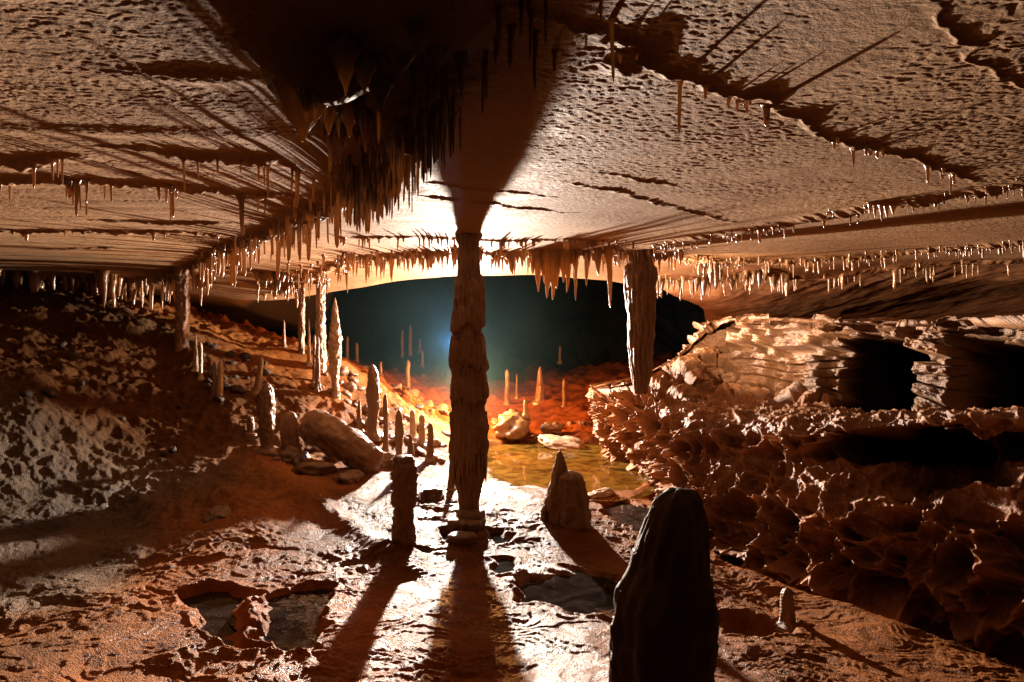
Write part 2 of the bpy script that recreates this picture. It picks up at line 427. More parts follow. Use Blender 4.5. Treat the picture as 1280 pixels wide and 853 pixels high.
def floor_z(x, y, fine=False):
    x = np.asarray(x, np.float32); y = np.asarray(y, np.float32)
    o = 0 * x
    z = floor_tps(x, y)
    z = np.minimum(z, 2.25 + 0.1 * np.maximum(0, y - 9))
    z = z + 5.5 * sstep(14.5, 20, y + .8 * vnoise(x * .6, y * .6, o, 99)) + .25 * sstep(12, 15, y) * fbm(x * .9, y * .9, o, 4, 97)
    # broad lobes of flowstone
    cen = sstep(-3.2, -1.6, x + .12 * (y - 5)) * sstep(7.8, 6.5, y)
    z = z + .035 * fbm(x * 1.3, y * 1.3, o, 3, 100)
    # thin terraces running across the slope
    leftr = sstep(-1.4, -2.4, x) * sstep(4.2, 5.2, y) + sstep(-.6, -1.2, x) * sstep(6.2, 7.0, y)
    leftr = np.clip(leftr, 0, 1)
    plat = np.exp(-((x + 2.7) / .8) ** 2 - ((y - 8.0) / .5) ** 2)
    if fine:
        f1, f2, idv = worley(x * 3.3 + .3 * vnoise(x * 3, y * 3, o, 3), y * 3.3, o, 101, flat=True)
        g1, g2, gid = worley(x * 9 + .3 * vnoise(x * 6, y * 6, o, 4), y * 9, o, 105, flat=True)
        rub = (.07 * np.clip(.55 - f1, 0, 1) * (idv > .6) * (.5 + idv) + .05 * np.clip(.5 - g1, 0, 1) * (gid > .3) + .02 * fbm(x * 16, y * 16, o, 3, 98))
        rubm = leftr * (1 - plat) * sstep(-.3, .25, vnoise(x * .8, y * .8, o, 102) + .1)
        z = z + rub * rubm
        z = z + leftr * .035 * fbm(x * 4, y * 4, o, 5, 103, .6) * (1 - plat)
        far = sstep(8.2, 9.2, y)
        z = z + far * (.12 * np.clip(.55 - f1, 0, 1) * (idv > .5) + .02 * fbm(x * 4, y * 4, o, 3, 109))
        # gour like crust, thin wavy rims across the fall line
        wx = x + .10 * fbm(x * 3.1, y * 3.1, o, 3, 110); wy = y + .12 * fbm(x * 3.1, y * 3.1, o + 7, 3, 111)
        near = 1 - .35 * leftr
        flow = sstep(-.2, .35, vnoise(x * 1.3, y * 1.3, o, 115))
        q1, q2, qid = worley(wx * 5 + .6 * vnoise(x * 13, y * 13, o, 116), wy * 7, o, 117, flat=True)
        z = z + near * (.019 * (.35 + .65 * flow) * fbm(wx * 5, wy * 7, o, 7, 112, .60) + .010 * flow * (qid - .5) + .012 * flow * np.clip(.5 - q1, 0, 1))
        # steps: stair like small shelves
        t = fbm(x * 1.5, y * 1.5, o, 3, 118) * 6
        z = z + near * .006 * (sstep(.42, .58, t - np.floor(t)) - (t - np.floor(t)))
        m1, m2, _ = worley(wx * 26, wy * 26, o, 119, flat=True)
        z = z + near * .006 * np.clip(.55 - m1, 0, 1) * sstep(-.1, .3, vnoise(x * 2.1, y * 2.1, o, 120))
    for ax, ay, ah, aw in [(-.32, 5.0, .035, .20), (-.70, 4.4, .03, .16), (.39, 5.05, .035, .24), (.54, 2.5, .06, .30), (-2.16, 6.0, .05, .2), (-1.94, 7.5, .06, .2), (-1.41, 6.9, .04, .16), (1.5, 3.72, .02, .09)]:
        z = z + ah * np.exp(-((x - ax) / aw) ** 2 - ((y - ay) / aw) ** 2)
    # scooped, shadowed flank of the left slope behind a low rib
    dr, rn, sd = poly_dist(x, y, [P(226, 436, 7.6)[:2], P(285, 500, 6.9)[:2], P(330, 585, 6.05)[:2]])
    z = z + .06 * np.exp(-(dr / .16) ** 2) - .05 * np.exp(-((x + 3.75) / .55) ** 2 - ((y - 6.75) / .75) ** 2)
    z = z - .05 * np.exp(-((x + 2.6) / .4) ** 2 - ((y - 5.1) / .3) ** 2)
    # small knoll ridge that catches the light
    d, run, side = poly_dist(x, y, [P(330, 590, 5.8)[:2], P(372, 612, 5.4)[:2], P(440, 655, 4.9)[:2], P(515, 715, 4.1)[:2]])
    z = z + .05 * np.exp(-(d / .10) ** 2)
    for pts, lv, nm in pools:
        bx = [p[0] for p in pts]; by = [p[1] for p in pts]
        m = (x > min(bx) - .5) & (x < max(bx) + .5) & (y > min(by) - .5) & (y < max(by) + .5)
        if not np.any(m):
            continue
        xs, ys = x[m], y[m]
        s = poly_sd(xs + .09 * vnoise(xs * 4, ys * 4, 0 * xs, 135) + .04 * vnoise(xs * 9, ys * 9, 0 * xs, 130) + .012 * vnoise(xs * 30, ys * 30, 0 * xs, 131),
                    ys + .09 * vnoise(xs * 4, ys * 4, 5 + 0 * xs, 136) + .04 * vnoise(xs * 9, ys * 9, 5 + 0 * xs, 132) + .012 * vnoise(xs * 30, ys * 30, 5 + 0 * xs, 133), pts)
        zz = z[m]
        deep = .05 if nm != 'big' else .09
        wall = sstep(.035, -.045, s)
        inner = lv - deep * sstep(0, -.12, s) - .004
        zr = np.maximum(zz, lv + .012)            # keep the banks above the water
        blend = sstep(.22, .02, s)
        zr2 = zz * (1 - blend) + zr * blend + .012 * np.exp(-((s - .02) / .016) ** 2) * (1.0 if nm != 'big' else .3)
        z = z.copy(); z[m] = zr2 * (1 - wall) + np.minimum(inner, zz + 1) * wall
    # drop into the gully on the right
    lx = np.interp(y, LIPX[:, 0], LIPX[:, 1]).astype(np.float32) + .05 * vnoise(y * 3, o, o, 140)
    k = sstep(0, .35, x - lx) * sstep(6.5, 5.7, y)
    z = z - k * .95
    return z


X, Y = polar(1000, 1.1, 26, 1.1)
Z = floor_z(X, Y, True)
c = np.ones(X.shape + (3,), np.float32)
def mixc(c, m, col):
    m = np.clip(m, 0, 1)[..., None]
    return c * (1 - m) + m * np.array(col, np.float32)
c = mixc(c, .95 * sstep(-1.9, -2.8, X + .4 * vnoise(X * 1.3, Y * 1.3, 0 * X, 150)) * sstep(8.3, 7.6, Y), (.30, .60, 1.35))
c = mixc(c, .9 * sstep(-1.9, -2.6, X + .3 * vnoise(X * 1.1, Y * 1.1, 0 * X, 155)) * sstep(5.3, 6.0, Y) * sstep(7.9, 7.3, Y), (.36, .40, .50))  # dark shadow band across the left slope, painted into the tint
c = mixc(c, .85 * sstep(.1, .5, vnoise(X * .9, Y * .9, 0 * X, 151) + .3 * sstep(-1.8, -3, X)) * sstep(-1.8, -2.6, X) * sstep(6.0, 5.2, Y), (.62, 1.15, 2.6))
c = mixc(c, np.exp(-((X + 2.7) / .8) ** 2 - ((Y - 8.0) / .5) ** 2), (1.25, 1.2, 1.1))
c = mixc(c, sstep(8.2, 9.5, Y), (1.25, .85, .6))  # orange glow on the chamber floor strengthened by painted tint

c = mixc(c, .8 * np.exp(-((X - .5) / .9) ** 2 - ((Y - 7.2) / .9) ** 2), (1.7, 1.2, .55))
c = mixc(c, .5 * sstep(-.1, .35, vnoise(X * .6, Y * .6, 0 * X, 152)) * sstep(5, 3.5, Y), (1.1, .85, .62))
c = c * (1 + .35 * vnoise(X * 2.1, Y * 2.1, 0 * X, 153))[..., None]
c = c * np.array([1.12, .93, .76], np.float32)
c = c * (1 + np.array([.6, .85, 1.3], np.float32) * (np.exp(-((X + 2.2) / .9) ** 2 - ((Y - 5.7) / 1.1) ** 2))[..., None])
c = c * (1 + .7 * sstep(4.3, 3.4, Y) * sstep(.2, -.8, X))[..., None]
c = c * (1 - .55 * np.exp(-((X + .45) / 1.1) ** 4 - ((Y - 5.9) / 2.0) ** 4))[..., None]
al = 1 - .85 * sstep(-1.7, -2.7, X) * sstep(5.0, 5.8, Y)
c = mixc(c, sstep(12.0, 15.0, Y), (.05, .14, .42))  # gloom of the far chamber painted dark blue
al = al * (1 - .9 * sstep(12, 15, Y))
wet = sstep(.0, .35, vnoise(X * 2.3, Y * 2.3, 0 * X, 158) + .5 * fbm(X * 9, Y * 9, 0 * X, 3, 159))
al = al * (.13 + .75 * wet * np.exp(-((X + .25 * (1 + .25 * (Y - 5))) / .75) ** 2) + .25 * sstep(-2.2, -3, X) * sstep(6, 5, Y))
c = np.concatenate([np.clip(c, .01, 4), al[..., None]], -1)
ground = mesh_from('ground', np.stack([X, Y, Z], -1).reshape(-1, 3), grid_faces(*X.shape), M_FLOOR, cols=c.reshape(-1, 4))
tag(ground, 'wet orange brown flowstone cave floor', 'ground', kind='structure')

# water sheets
for pts, lv, nm in pools:
    if nm == 'p9':
        continue
    cx = sum(p[0] for p in pts) / len(pts); cy = sum(p[1] for p in pts) / len(pts)
    n = len(pts)
    vs = [(cx, cy, lv)] + [(cx + (p[0] - cx) * 1.18, cy + (p[1] - cy) * 1.18, lv) for p in pts]
    fs = [(0, i + 1, (i + 1) % n + 1) for i in range(n)]
    o = mesh_from('pool_water' if nm == 'big' else 'puddle_water', vs, fs, M_WATER if nm == 'big' else M_PUDDLE, smooth=False)
    tag(o, 'shallow amber green pool below the scalloped wall' if nm == 'big' else 'still rimmed puddle in the flowstone floor', 'water', kind='structure')

# ------------------------------------------------------------------ RIGHT WALL
ctrl_px = [700, 740, 795, 850, 920, 1030, 1150, 1290, 1450]
W = [
    [(740, 482, 9.6), (795, 470, 9.5), (850, 450, 9.6), (905, 399, 10.5), (1030, 399, 9.6), (1150, 399, 9.2), (1290, 399, 8.8), (1480, 399, 8.5)],
    [(738, 487, 8.5), (792, 474, 7.6), (850, 444, 7.9), (905, 401, 8.1), (1030, 401, 6.5), (1150, 402, 5.5), (1290, 403, 4.6), (1480, 405, 3.8)],
    [(738, 489, 8.4), (792, 476, 7.5), (850, 448, 7.8), (905, 406, 8.0), (1030, 408, 6.4), (1150, 410, 5.42), (1290, 412, 4.52), (1480, 414, 3.72)],
    [(740, 497, 8.2), (794, 484, 7.1), (850, 464, 7.3), (912, 440, 7.7), (1032, 440, 6.3), (1150, 444, 5.36), (1290, 448, 4.46), (1480, 450, 3.68)],
    [(742, 506, 8.0), (796, 498, 6.7), (850, 490, 6.7), (920, 492, 7.2), (1032, 500, 6.15), (1150, 506, 5.25), (1290, 506, 4.4), (1480, 508, 3.6)],
    [(744, 520, 7.9), (796, 525, 6.5), (850, 524, 5.9), (930, 523, 5.6), (1030, 523, 4.9), (1150, 519, 4.4), (1290, 515, 3.8), (1480, 515, 3.3)],
    [(748, 535, 7.9), (798, 555, 6.6), (850, 570, 5.75), (930, 572, 5.25), (1030, 570, 4.70), (1150, 566, 4.30), (1290, 560, 3.85), (1480, 560, 3.35)],
    [(752, 550, 7.9), (800, 575, 6.8), (850, 620, 5.55), (930, 640, 4.98), (1030, 650, 4.42), (1150, 660, 4.0), (1290, 665, 3.55), (1480, 670, 3.15)],
    [(757, 562, 7.95), (806, 592, 6.9), (850, 665, 5.45), (930, 715, 4.85), (1040, 750, 4.32), (1160, 780, 3.92), (1300, 820, 3.50), (1480, 860, 3.05)],
    [(762, 580, 8.0), (812, 618, 6.9), (852, 715, 5.6), (940, 790, 5.2), (1060, 850, 4.9), (1180, 900, 4.4), (1320, 960, 3.9), (1500, 1020, 3.3)],
]
W = [[(790, r[0][1] + 6, r[0][2] + 1.6)] + r for r in W]
CG = np.array([[P(*q) for q in row] for row in W])


def catmull(A, t):
    n = A.shape[0]; i = np.clip(np.floor(t).astype(int), 0, n - 2); f = (t - i)
    g = lambda k: A[np.clip(k, 0, n - 1)]
    sh = (-1,) + (1,) * (A.ndim - 1); f = f.reshape(sh)
    p0, p1, p2, p3 = g(i - 1), g(i), g(i + 1), g(i + 2)
    return .5 * (2 * p1 + (p2 - p0) * f + (2 * p0 - 5 * p1 + 4 * p2 - p3) * f * f + (3 * p1 - p0 - 3 * p2 + p3) * f ** 3)


nv, nu = 760, 900
tvr = np.linspace(0, 9, nv); tu = np.linspace(0, 8, nu)
S = catmull(CG, tvr)
tv = np.interp(tvr, range(10), [0, .9, 1.0, 2, 3, 4, 5, 6, 7, 8])
S = catmull(S.transpose(1, 0, 2), tu).transpose(1, 0, 2).astype(np.float32)   # nv,nu,3
PX = np.interp(tu, range(9), ctrl_px)[None].repeat(nv, 0).astype(np.float32)
V = tv[:, None].repeat(nu, 1).astype(np.float32)


def normals(S):
    a = np.gradient(S, axis=1); b = np.gradient(S, axis=0)
    n = np.cross(a, b); n /= np.linalg.norm(n, axis=2, keepdims=True) + 1e-9
    tocam = np.array([0, 0, 1.5]) - S
    sgn = np.sign((n * tocam).sum(2, keepdims=True).mean())
    return n * sgn


n0 = normals(S)
x, y, z = S[..., 0], S[..., 1], S[..., 2]
lay = sstep(.35, .9, V) * sstep(3.5, 3.0, V)                 # bedded upper band
# two deep shadowed recesses with a pier between them
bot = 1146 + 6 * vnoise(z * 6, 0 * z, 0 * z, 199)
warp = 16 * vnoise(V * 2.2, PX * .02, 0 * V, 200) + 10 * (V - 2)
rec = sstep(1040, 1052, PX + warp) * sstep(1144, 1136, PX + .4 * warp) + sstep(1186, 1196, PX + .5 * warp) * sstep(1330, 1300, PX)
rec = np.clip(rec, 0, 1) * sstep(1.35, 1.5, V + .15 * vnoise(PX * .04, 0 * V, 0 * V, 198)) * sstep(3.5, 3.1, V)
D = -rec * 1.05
# beds
tb = (z * 12 + .8 * vnoise(x * 1.5, y * 1.5, z * 2, 201)); fb = tb - np.floor(tb)
bed = hash3(np.floor(tb).astype(np.int32), 0 * V.astype(np.int32), 0 * V.astype(np.int32), 4)
bl1, bl2, bid = worley(x * 2.4 + y * .8, np.floor(tb) * 3.7, 0 * x, 202, flat=True)
D = D + lay * ((bed - .5) * .15 + (bid - .5) * .20 - .10 * sstep(.16, 0, fb) - .08 * sstep(.08, 0, bl2 - bl1))
D = D + lay * .035 * fbm(x * 7, y * 7, z * 16, 5, 203, .6)
D = D + .13 * lay * vnoise(x * 1.6, y * 1.6, z * .8, 204) - .14 * lay * sstep(.02, .2, vnoise(x * 3.1, y * 3.1, z * 1.0, 205))
# spongework: cups with sharp lips, lowest part smoothest
sp = sstep(3.0, 3.6, V) + sstep(870, 800, PX) * sstep(1.2, 2.0, V); sp = np.clip(sp, 0, 1)
wx = x + .07 * vnoise(x * 3, y * 3, z * 3, 210); wy = y + .07 * vnoise(x * 3, y * 3, z * 3, 211); wz = z + .07 * vnoise(x * 3, y * 3, z * 3, 212)
a1, a2, aid = worley(wx * 3.6, wy * 3.0, wz * 4.2, 213)
b1, b2, bid2 = worley(wx * 7.5, wy * 6.5, wz * 9.0, 217)
c1, c2, cid = worley(wx * 16, wy * 15, wz * 18, 221)
cup = lambda f, k: -np.clip(1 - (f / k) ** 2, 0, 1)
D = D + sp * (.22 * cup(a1, .62) * (.2 + 1.1 * aid) + .12 * cup(b1, .62) * (.15 + 1.2 * bid2) + .03 * cup(c1, .6) * (.2 + cid))
# spikes where lips meet
D = D + sp * (.07 * sstep(.16, 0, a2 - a1) + .045 * sstep(.14, 0, b2 - b1))
D = D + sp * .10 * vnoise(x * 1.4, y * 1.4, z * 1.4, 224)
# hollow under the ledge
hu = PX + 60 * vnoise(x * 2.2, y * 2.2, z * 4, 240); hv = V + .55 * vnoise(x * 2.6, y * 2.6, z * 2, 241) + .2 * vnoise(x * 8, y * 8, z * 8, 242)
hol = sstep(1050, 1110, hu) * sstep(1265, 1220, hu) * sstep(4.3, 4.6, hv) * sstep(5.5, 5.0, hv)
D = D - .42 * hol
D = D * sstep(0, .5, V) * sstep(-.0, .35, tu)[None] + 0
shelf = sstep(.25, .75, np.abs(n0[..., 2]))
D = D * (1 - .8 * shelf * (1 - sstep(1.0, 1.6, V) * sstep(3.6, 3.0, V)))
D = D + sp * .022 * fbm(x * 10, y * 10, z * 10, 5, 226, .6) + rec * .08 * fbm(x * 3, y * 3, z * 5, 4, 227)
D = D * (1 - .6 * sstep(900, 860, PX) * sstep(2.2, 1.2, V))
D = D.astype(np.float32)
nb = n0.copy()
S2 = S + nb * D[..., None]
c = np.ones(S.shape, np.float32)
c = mixc(c, lay * .9, (.85, .80, .76))
c = mixc(c, sp * .75, (.82, .60, .42))
c = mixc(c, sp * .7 * sstep(900, 1150, PX) * sstep(3.5, 5, V), (.85, .62, .45))
c = mixc(c, .75 * sstep(5.6, 7.5, V), (.65, .46, .33))
c = mixc(c, .96 * sstep(.0, .22, rec), (.035, .025, .02))  # shade of the recesses and their side faces painted in
c = mixc(c, .9 * hol, (.05, .035, .03))  # shade under the ledge painted into the hollow
c = mixc(c, sstep(880, 780, PX) * .5, (1.35, 1.15, .95))
c = c * (.8 + .45 * sstep(-.02, .05, (D - .0))[..., None])
c = c * (1 + .3 * vnoise(x * 3, y * 3, z * 3, 230))[..., None]
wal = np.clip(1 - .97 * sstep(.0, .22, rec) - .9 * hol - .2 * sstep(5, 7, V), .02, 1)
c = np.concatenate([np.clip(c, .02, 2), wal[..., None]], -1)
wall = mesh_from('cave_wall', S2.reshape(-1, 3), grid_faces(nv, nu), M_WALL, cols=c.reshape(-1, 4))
tag(wall, 'scalloped spongework rock wall with bedded ledge', 'wall', kind='structure')


# ------------------------------------------------------------------ FORMATIONS
def lathe(profile, seg, rings, amp, seed, lean=(0, 0), flute=0.0, flutes=9, step=0.0, scale=(1, 1), fr=9.0, hw=0.0):
    """profile [(h, r)] from bottom (or top) on; returns verts, faces"""
    pr = np.array(profile, float)
    h = np.linspace(pr[0, 0], pr[-1, 0], rings)
    if pr[0, 0] > pr[-1, 0]:
        r = np.interp(-h, -pr[:, 0], pr[:, 1])
    else:
        r = np.interp(h, pr[:, 0], pr[:, 1])
    H = abs(pr[-1, 0] - pr[0, 0])
    th = np.linspace(0, 2 * np.pi, seg, endpoint=False)
    Hh = h[:, None].repeat(seg, 1); T = th[None].repeat(rings, 0)
    hq = Hh + hw * vnoise(np.cos(T) * 1.6 + seed, np.sin(T) * 1.6, Hh * 3, 77) + hw * .5 * vnoise(np.cos(T) * 4 + seed, np.sin(T) * 4, Hh * 6, 78)
    R = np.interp(-hq, -pr[:, 0], pr[:, 1]) if pr[0, 0] > pr[-1, 0] else np.interp(hq, pr[:, 0], pr[:, 1])
    cx, cy = np.cos(T), np.sin(T)
    rm = max(r.max(), 1e-4)
    o = seed * 3.17
    R = R * (1 + amp * fbm(cx * 1.3 + o, cy * 1.3, Hh / rm * .45, 3, seed) + amp * .6 * vnoise(cx * 3 + o, cy * 3, Hh / rm * 1.3, seed + 1))
    if flute:
        ph = vnoise(Hh / rm * .3, cx * 0, cx * 0 + o, 8) * 2
        R = R * (1 + flute * np.abs(np.sin(T * flutes / 2 + ph + .6 * vnoise(cx * 2, cy * 2, Hh / rm * .8, 9))) - flute * .5)
    if step:
        q = Hh * fr + 1.2 * vnoise(cx * 1.2 + o, cy * 1.2, Hh * 2, seed + 4)
        fq = q - np.floor(q)
        R = R * (1 + step * (fq ** 1.5 - .5))
    ax = .5 * rm * amp * vnoise(h * 1.2 / max(rm * 3, .02), 0 * h + o, 0 * h, seed + 2)
    t = (h - h[0]) / (h[-1] - h[0])
    x = R * cx * scale[0] + (ax + lean[0] * t)[:, None]
    y = R * cy * scale[1] + (lean[1] * t)[:, None]
    v = np.stack([x, y, Hh], -1).reshape(-1, 3)
    f = grid_faces(rings, seg, wrap=True)
    if pr[0, 0] > pr[-1, 0]:
        f = f[:, ::-1]
    # close the ends
    nv_ = len(v)
    v = np.vstack([v, v[:seg].mean(0), v[-seg:].mean(0)])
    i = np.arange(seg); j = (i + 1) % seg
    e1 = np.stack([j, i, np.full(seg, nv_), np.full(seg, nv_)], -1)
    base = (rings - 1) * seg
    e2 = np.stack([base + i, base + j, np.full(seg, nv_ + 1), np.full(seg, nv_ + 1)], -1)
    return v, np.vstack([f, ]), e1, e2


def build_lathe(name, profile, seg, rings, amp, seed, mat, loc=(0, 0, 0), parent=None, closed=True, **k):
    v, f, e1, e2 = lathe(profile, seg, rings, amp, seed, **k)
    # tris stored as separate polygons
    me = bpy.data.meshes.new(name)
    faces = f.tolist()
    if closed:
        faces += [tuple(a[:3]) for a in e1.tolist()] + [tuple(a[:3]) for a in e2.tolist()]
    me.from_pydata(v.tolist(), [], faces); me.update()
    me.polygons.foreach_set('use_smooth', np.ones(len(me.polygons), bool))
    me.materials.append(mat)
    o = bpy.data.objects.new(name, me); coll.objects.link(o); o.location = loc
    if parent is not None:
        o.parent = parent
    return o


def fz(x, y):
    return float(floor_z(np.array([x]), np.array([y]), True)[0])


def cz(x, y):
    return float(ceil_z(np.array([x]), np.array([y]))[0])


# --- the central column
Yc = 5.0
k = Yc / F
cx0 = (586 - 640) * k
col = empty('cave_column', (cx0, Yc, 0))
tag(col, 'tall thick central column joining floor and ceiling, backlit', 'column')
prof_px = [(668, 16), (655, 12.5), (640, 12), (622, 12.5), (611, 15), (600, 18), (585, 21), (566, 22), (563, 24), (545, 22.5), (520, 23.5), (518, 20), (500, 19), (496, 23), (478, 21.5), (463, 19),
           (460, 22.5), (440, 22), (427, 20.5), (423, 17), (412, 16), (409, 20.5), (392, 20), (377, 17.5), (372, 18.5), (357, 18), (352, 14), (330, 13), (312, 12.5), (306, 13), (301, 16), (292, 18)]
prof = [((HY - py) * k + CZ, r * k) for py, r in prof_px]
prof[0] = (prof[0][0] - .04, prof[0][1])
ctop = cz(cx0, Yc)
prof[-1] = (ctop + .05, prof[-1][1] * 1.1)
build_lathe('shaft', prof, 110, 460, .13, 5, M_COL, parent=col, flute=.09, flutes=23, step=.04, fr=7, hw=.075)
# drip curtains round the swellings
for (py, r, n, ln) in [(424, 20, 26, 22), (373, 18.5, 20, 16), (497, 21.5, 22, 16), (565, 22, 28, 40), (461, 20.5, 20, 12)]:
    vs = []; fs = []
    for i in range(n):
        a = i / n * 2 * math.pi + random.uniform(-.08, .08)
        l = ln * k * random.uniform(.5, 1.15); rr = random.uniform(1.2, 2.2) * k
        zt = (HY - py) * k + CZ + random.uniform(-.01, .02)
        v, f, e1, e2 = lathe([(0, rr), (-l * .6, rr * .9), (-l, rr * .15)], 7, 7, .15, i + py)
        bx, by = math.cos(a) * r * k * .97, math.sin(a) * r * k * .97
        v = v[:-2] + np.array([bx, by, zt]); fs.append(f + len(vs) * 49); vs.append(v)
    mesh_from('drip_collar', np.vstack(vs), np.vstack(fs), M_COL, parent=col)
# broken crust plates round its foot
def crust_plate(parent, name, cx, cy, w, d, th, seed, z):
    n = 40; a = np.linspace(0, 2 * np.pi, n, endpoint=False)
    r = 1 + .28 * fbm(np.cos(a) * 1.6, np.sin(a) * 1.6, seed + 0 * a, 3, seed)
    top = np.stack([cx + np.cos(a) * w * r, cy + np.sin(a) * d * r, z + th + .006 * vnoise(np.cos(a) * 3, np.sin(a) * 3, 0 * a, seed)], -1)
    mid = top.copy(); mid[:, :2] = (mid[:, :2] - [cx, cy]) * 1.03 + [cx, cy]; mid[:, 2] -= th * .4
    bt = top.copy(); bt[:, :2] = (bt[:, :2] - [cx, cy]) * .9 + [cx, cy]; bt[:, 2] = z - .04
    inn = top.copy(); inn[:, :2] = (inn[:, :2] - [cx, cy]) * .6 + [cx, cy]; inn[:, 2] += .008
    cc = np.array([[cx, cy, z + th + .01]])
    v = np.vstack([bt, mid, top, inn, inn * .02 + cc * .98])
    return mesh_from(name, v, grid_faces(5, n, wrap=True), M_ROCK, parent=parent)
zb = fz(cx0, Yc - .1)
crust_plate(col, 'crust_plate', 0, -.12, .13, .17, .035, 3, zb)
crust_plate(col, 'crust_plate', .02, -.05, .10, .12, .075, 4, zb)
crust_plate(col, 'crust_plate', -.02, -.42, .09, .07, .02, 5, zb - .01)

# --- right hand column with shining flutes
Yr = 6.0; k = Yr / F
rx = (801 - 640) * k
rc = empty('cave_column', (rx, Yr, 0))
tag(rc, 'fluted column with glistening stripes standing on the scalloped right wall', 'column')
ct = cz(rx, Yr)
pr = [((HY - py) * k + CZ, r * k) for py, r in [(492, 8), (480, 10), (460, 12.5), (430, 14.5), (400, 16), (370, 17.5), (345, 18.5), (338, 18), (332, 13), (318, 11), (308, 14)]]
pr[-1] = (ct + .04, pr[-1][1])
build_lathe('shaft', pr, 72, 200, .14, 12, M_COL, parent=rc, flute=.22, flutes=15, hw=.06, lean=(.0, 0))
for i in range(12):
    a = math.pi * (.86 + .10 * i) if i < 7 else random.uniform(0, 6.28)
    l = (random.uniform(90, 142) if i < 7 else random.uniform(25, 60)) * k
    build_lathe('drip_flute', [(0, .010), (-.02, .030), (-l * .6, .022), (-l, .006)], 12, 60, .35, 60 + i, M_PALE if i < 7 else M_ORANGE,
                loc=(math.cos(a) * 16.5 * k, math.sin(a) * 15 * k, (HY - 342) * k + CZ), parent=rc, lean=(-math.cos(a) * .05, -math.sin(a) * .05))
for i in range(10):
    a = random.uniform(0, 6.28); l = random.uniform(15, 34) * k
    build_lathe('capital_drip', [(0, .03), (-l * .4, .014), (-l, .004)], 9, 16, .2, 80 + i, M_TITE,
                loc=(math.cos(a) * 11 * k, math.sin(a) * 11 * k, ct + .01), parent=rc)

# --- other columns and stalagmites
def mite(px, base_py, top_py, wpx, Y, label, mat=None, shape='club', seed=1, group=None, lean=0.0, z=None, name='stalagmite', cat='stalagmite', seg=28, rings=60, amp=.2, step=.10, depth=1.0):
    k = Y / F
    x = (px - 640) * k
    zb = fz(x, Y)
    H = (base_py - top_py) * k; r = wpx * k / 2
    zw = CZ + (HY - base_py) * k
    if z is not None:
        zb = z
    top = zw + H
    H = top - zb
    if shape == 'club':
        pf = [(-.05, 1.4), (.001, 1.2), (.05, .8), (.1, .7), (.2, .8), (.45, 1.0), (.7, .95), (.88, .75), (.96, .45), (1, .06)]
    elif shape == 'cone':
        pf = [(-.05, 1.9), (.001, 1.6), (.05, 1.05), (.3, .82), (.6, .6), (.85, .38), (.95, .22), (1, .04)]
    elif shape == 'post':
        pf = [(-.05, 2.1), (.001, 1.7), (.05, 1.2), (.12, .98), (.5, .9), (.85, .8), (.95, .6), (1, .1)]
    elif shape == 'spire':
        pf = [(-.05, .8), (.05, .55), (.2, .62), (.45, 1.0), (.6, .95), (.75, .65), (.88, .38), (.96, .2), (1, .03)]
    elif shape == 'block':
        pf = [(-.05, .95), (.05, .85), (.2, .92), (.4, .85), (.41, 1.02), (.6, .95), (.61, 1.05), (.8, 1.0), (.88, .92), (.93, .72), (.95, .85), (.99, .7), (1, .05)]
    elif shape == 'column':
        pf = [(-.05, 1.1), (.06, .9), (.3, 1.0), (.6, .9), (.9, .95), (1.0, 1.3)]
    pf = [(a * H if a > 0 else a, b * r) for a, b in pf]
    o = build_lathe(name, pf, seg, rings, amp, seed, mat or M_MITE, loc=(x, Y, zb), step=step, fr=5 / max(H, .05) * 2.2, lean=(lean * H, 0), flute=.05, flutes=11, scale=(1, depth))
    return tag(o, label, cat, group)


mite(505, 690, 569, 30, 4.4, 'dark knobbly flat-topped stalagmite left of the central column', M_COL, 'block', 21, rings=160, seg=48, amp=.28, step=.12)
mite(333, 584, 478, 20, 6.0, 'thick dark stalagmite with a pale rim standing on the left flowstone bench', M_MITE, 'club', 22, rings=120, seg=40)
mite(343, 582, 566, 8, 5.95, 'small knob at the foot of the thick left stalagmite', M_MITE, 'post', 23)
mite(313, 550, 520, 9, 6.3, 'short narrow stalagmite just left of the thick left stalagmite', M_MITE, 'post', 24)
mite(419, 516, 372, 16, 7.5, 'tall pointed pale orange stalagmite with stacked rings', M_PALE, 'spire', 25, rings=160, seg=40, amp=.22, step=.22)
mite(466, 530, 455, 16, 6.9, 'spindle-shaped stalagmite with a tapered top right of the tall spire', M_MITE, 'club', 26, rings=80)
mite(482, 546, 492, 7, 6.8, 'thin stalagmite right of the spindle-shaped one', M_MITE, 'post', 27)
mite(449, 520, 498, 8, 7.0, 'small pointed stalagmite between spire and spindle', M_MITE, 'cone', 28)
mite(450, 540, 522, 7, 6.7, 'stubby stalagmite in front of the spindle-shaped one', M_MITE, 'post', 29)
mite(499, 566, 512, 11, 6.6, 'brown narrow stalagmite behind the flat-topped dark one', M_MITE, 'club', 30, rings=60)
mite(513, 572, 543, 14, 6.3, 'squat pointed stalagmite directly behind the flat-topped dark one', M_MITE, 'cone', 31)
mite(538, 560, 528, 9, 6.9, 'blunt stalagmite nearest the central column on its left', M_MITE, 'post', 32)
mite(527, 552, 518, 9, 7.2, 'stubby lit stalagmite in the bright rubble, nearer the dark chamber', M_PALE, 'post', 33)
mite(516, 545, 512, 8, 7.4, 'stubby lit stalagmite in the bright rubble, farther from the column', M_PALE, 'post', 34)
mite(564, 602, 566, 9, 5.9, 'tiny stalagmite touching the left side of the central column', M_MITE, 'cone', 35)
mite(320, 482, 446, 8, 7.0, 'slim stalagmite on the rubble slope above the thick left stalagmite', M_MITE, 'post', 36, lean=.15)
mite(268, 480, 452, 6, 6.7, 'darker of two small stalagmites side by side on the left rubble slope', M_MITE, 'post', 37)
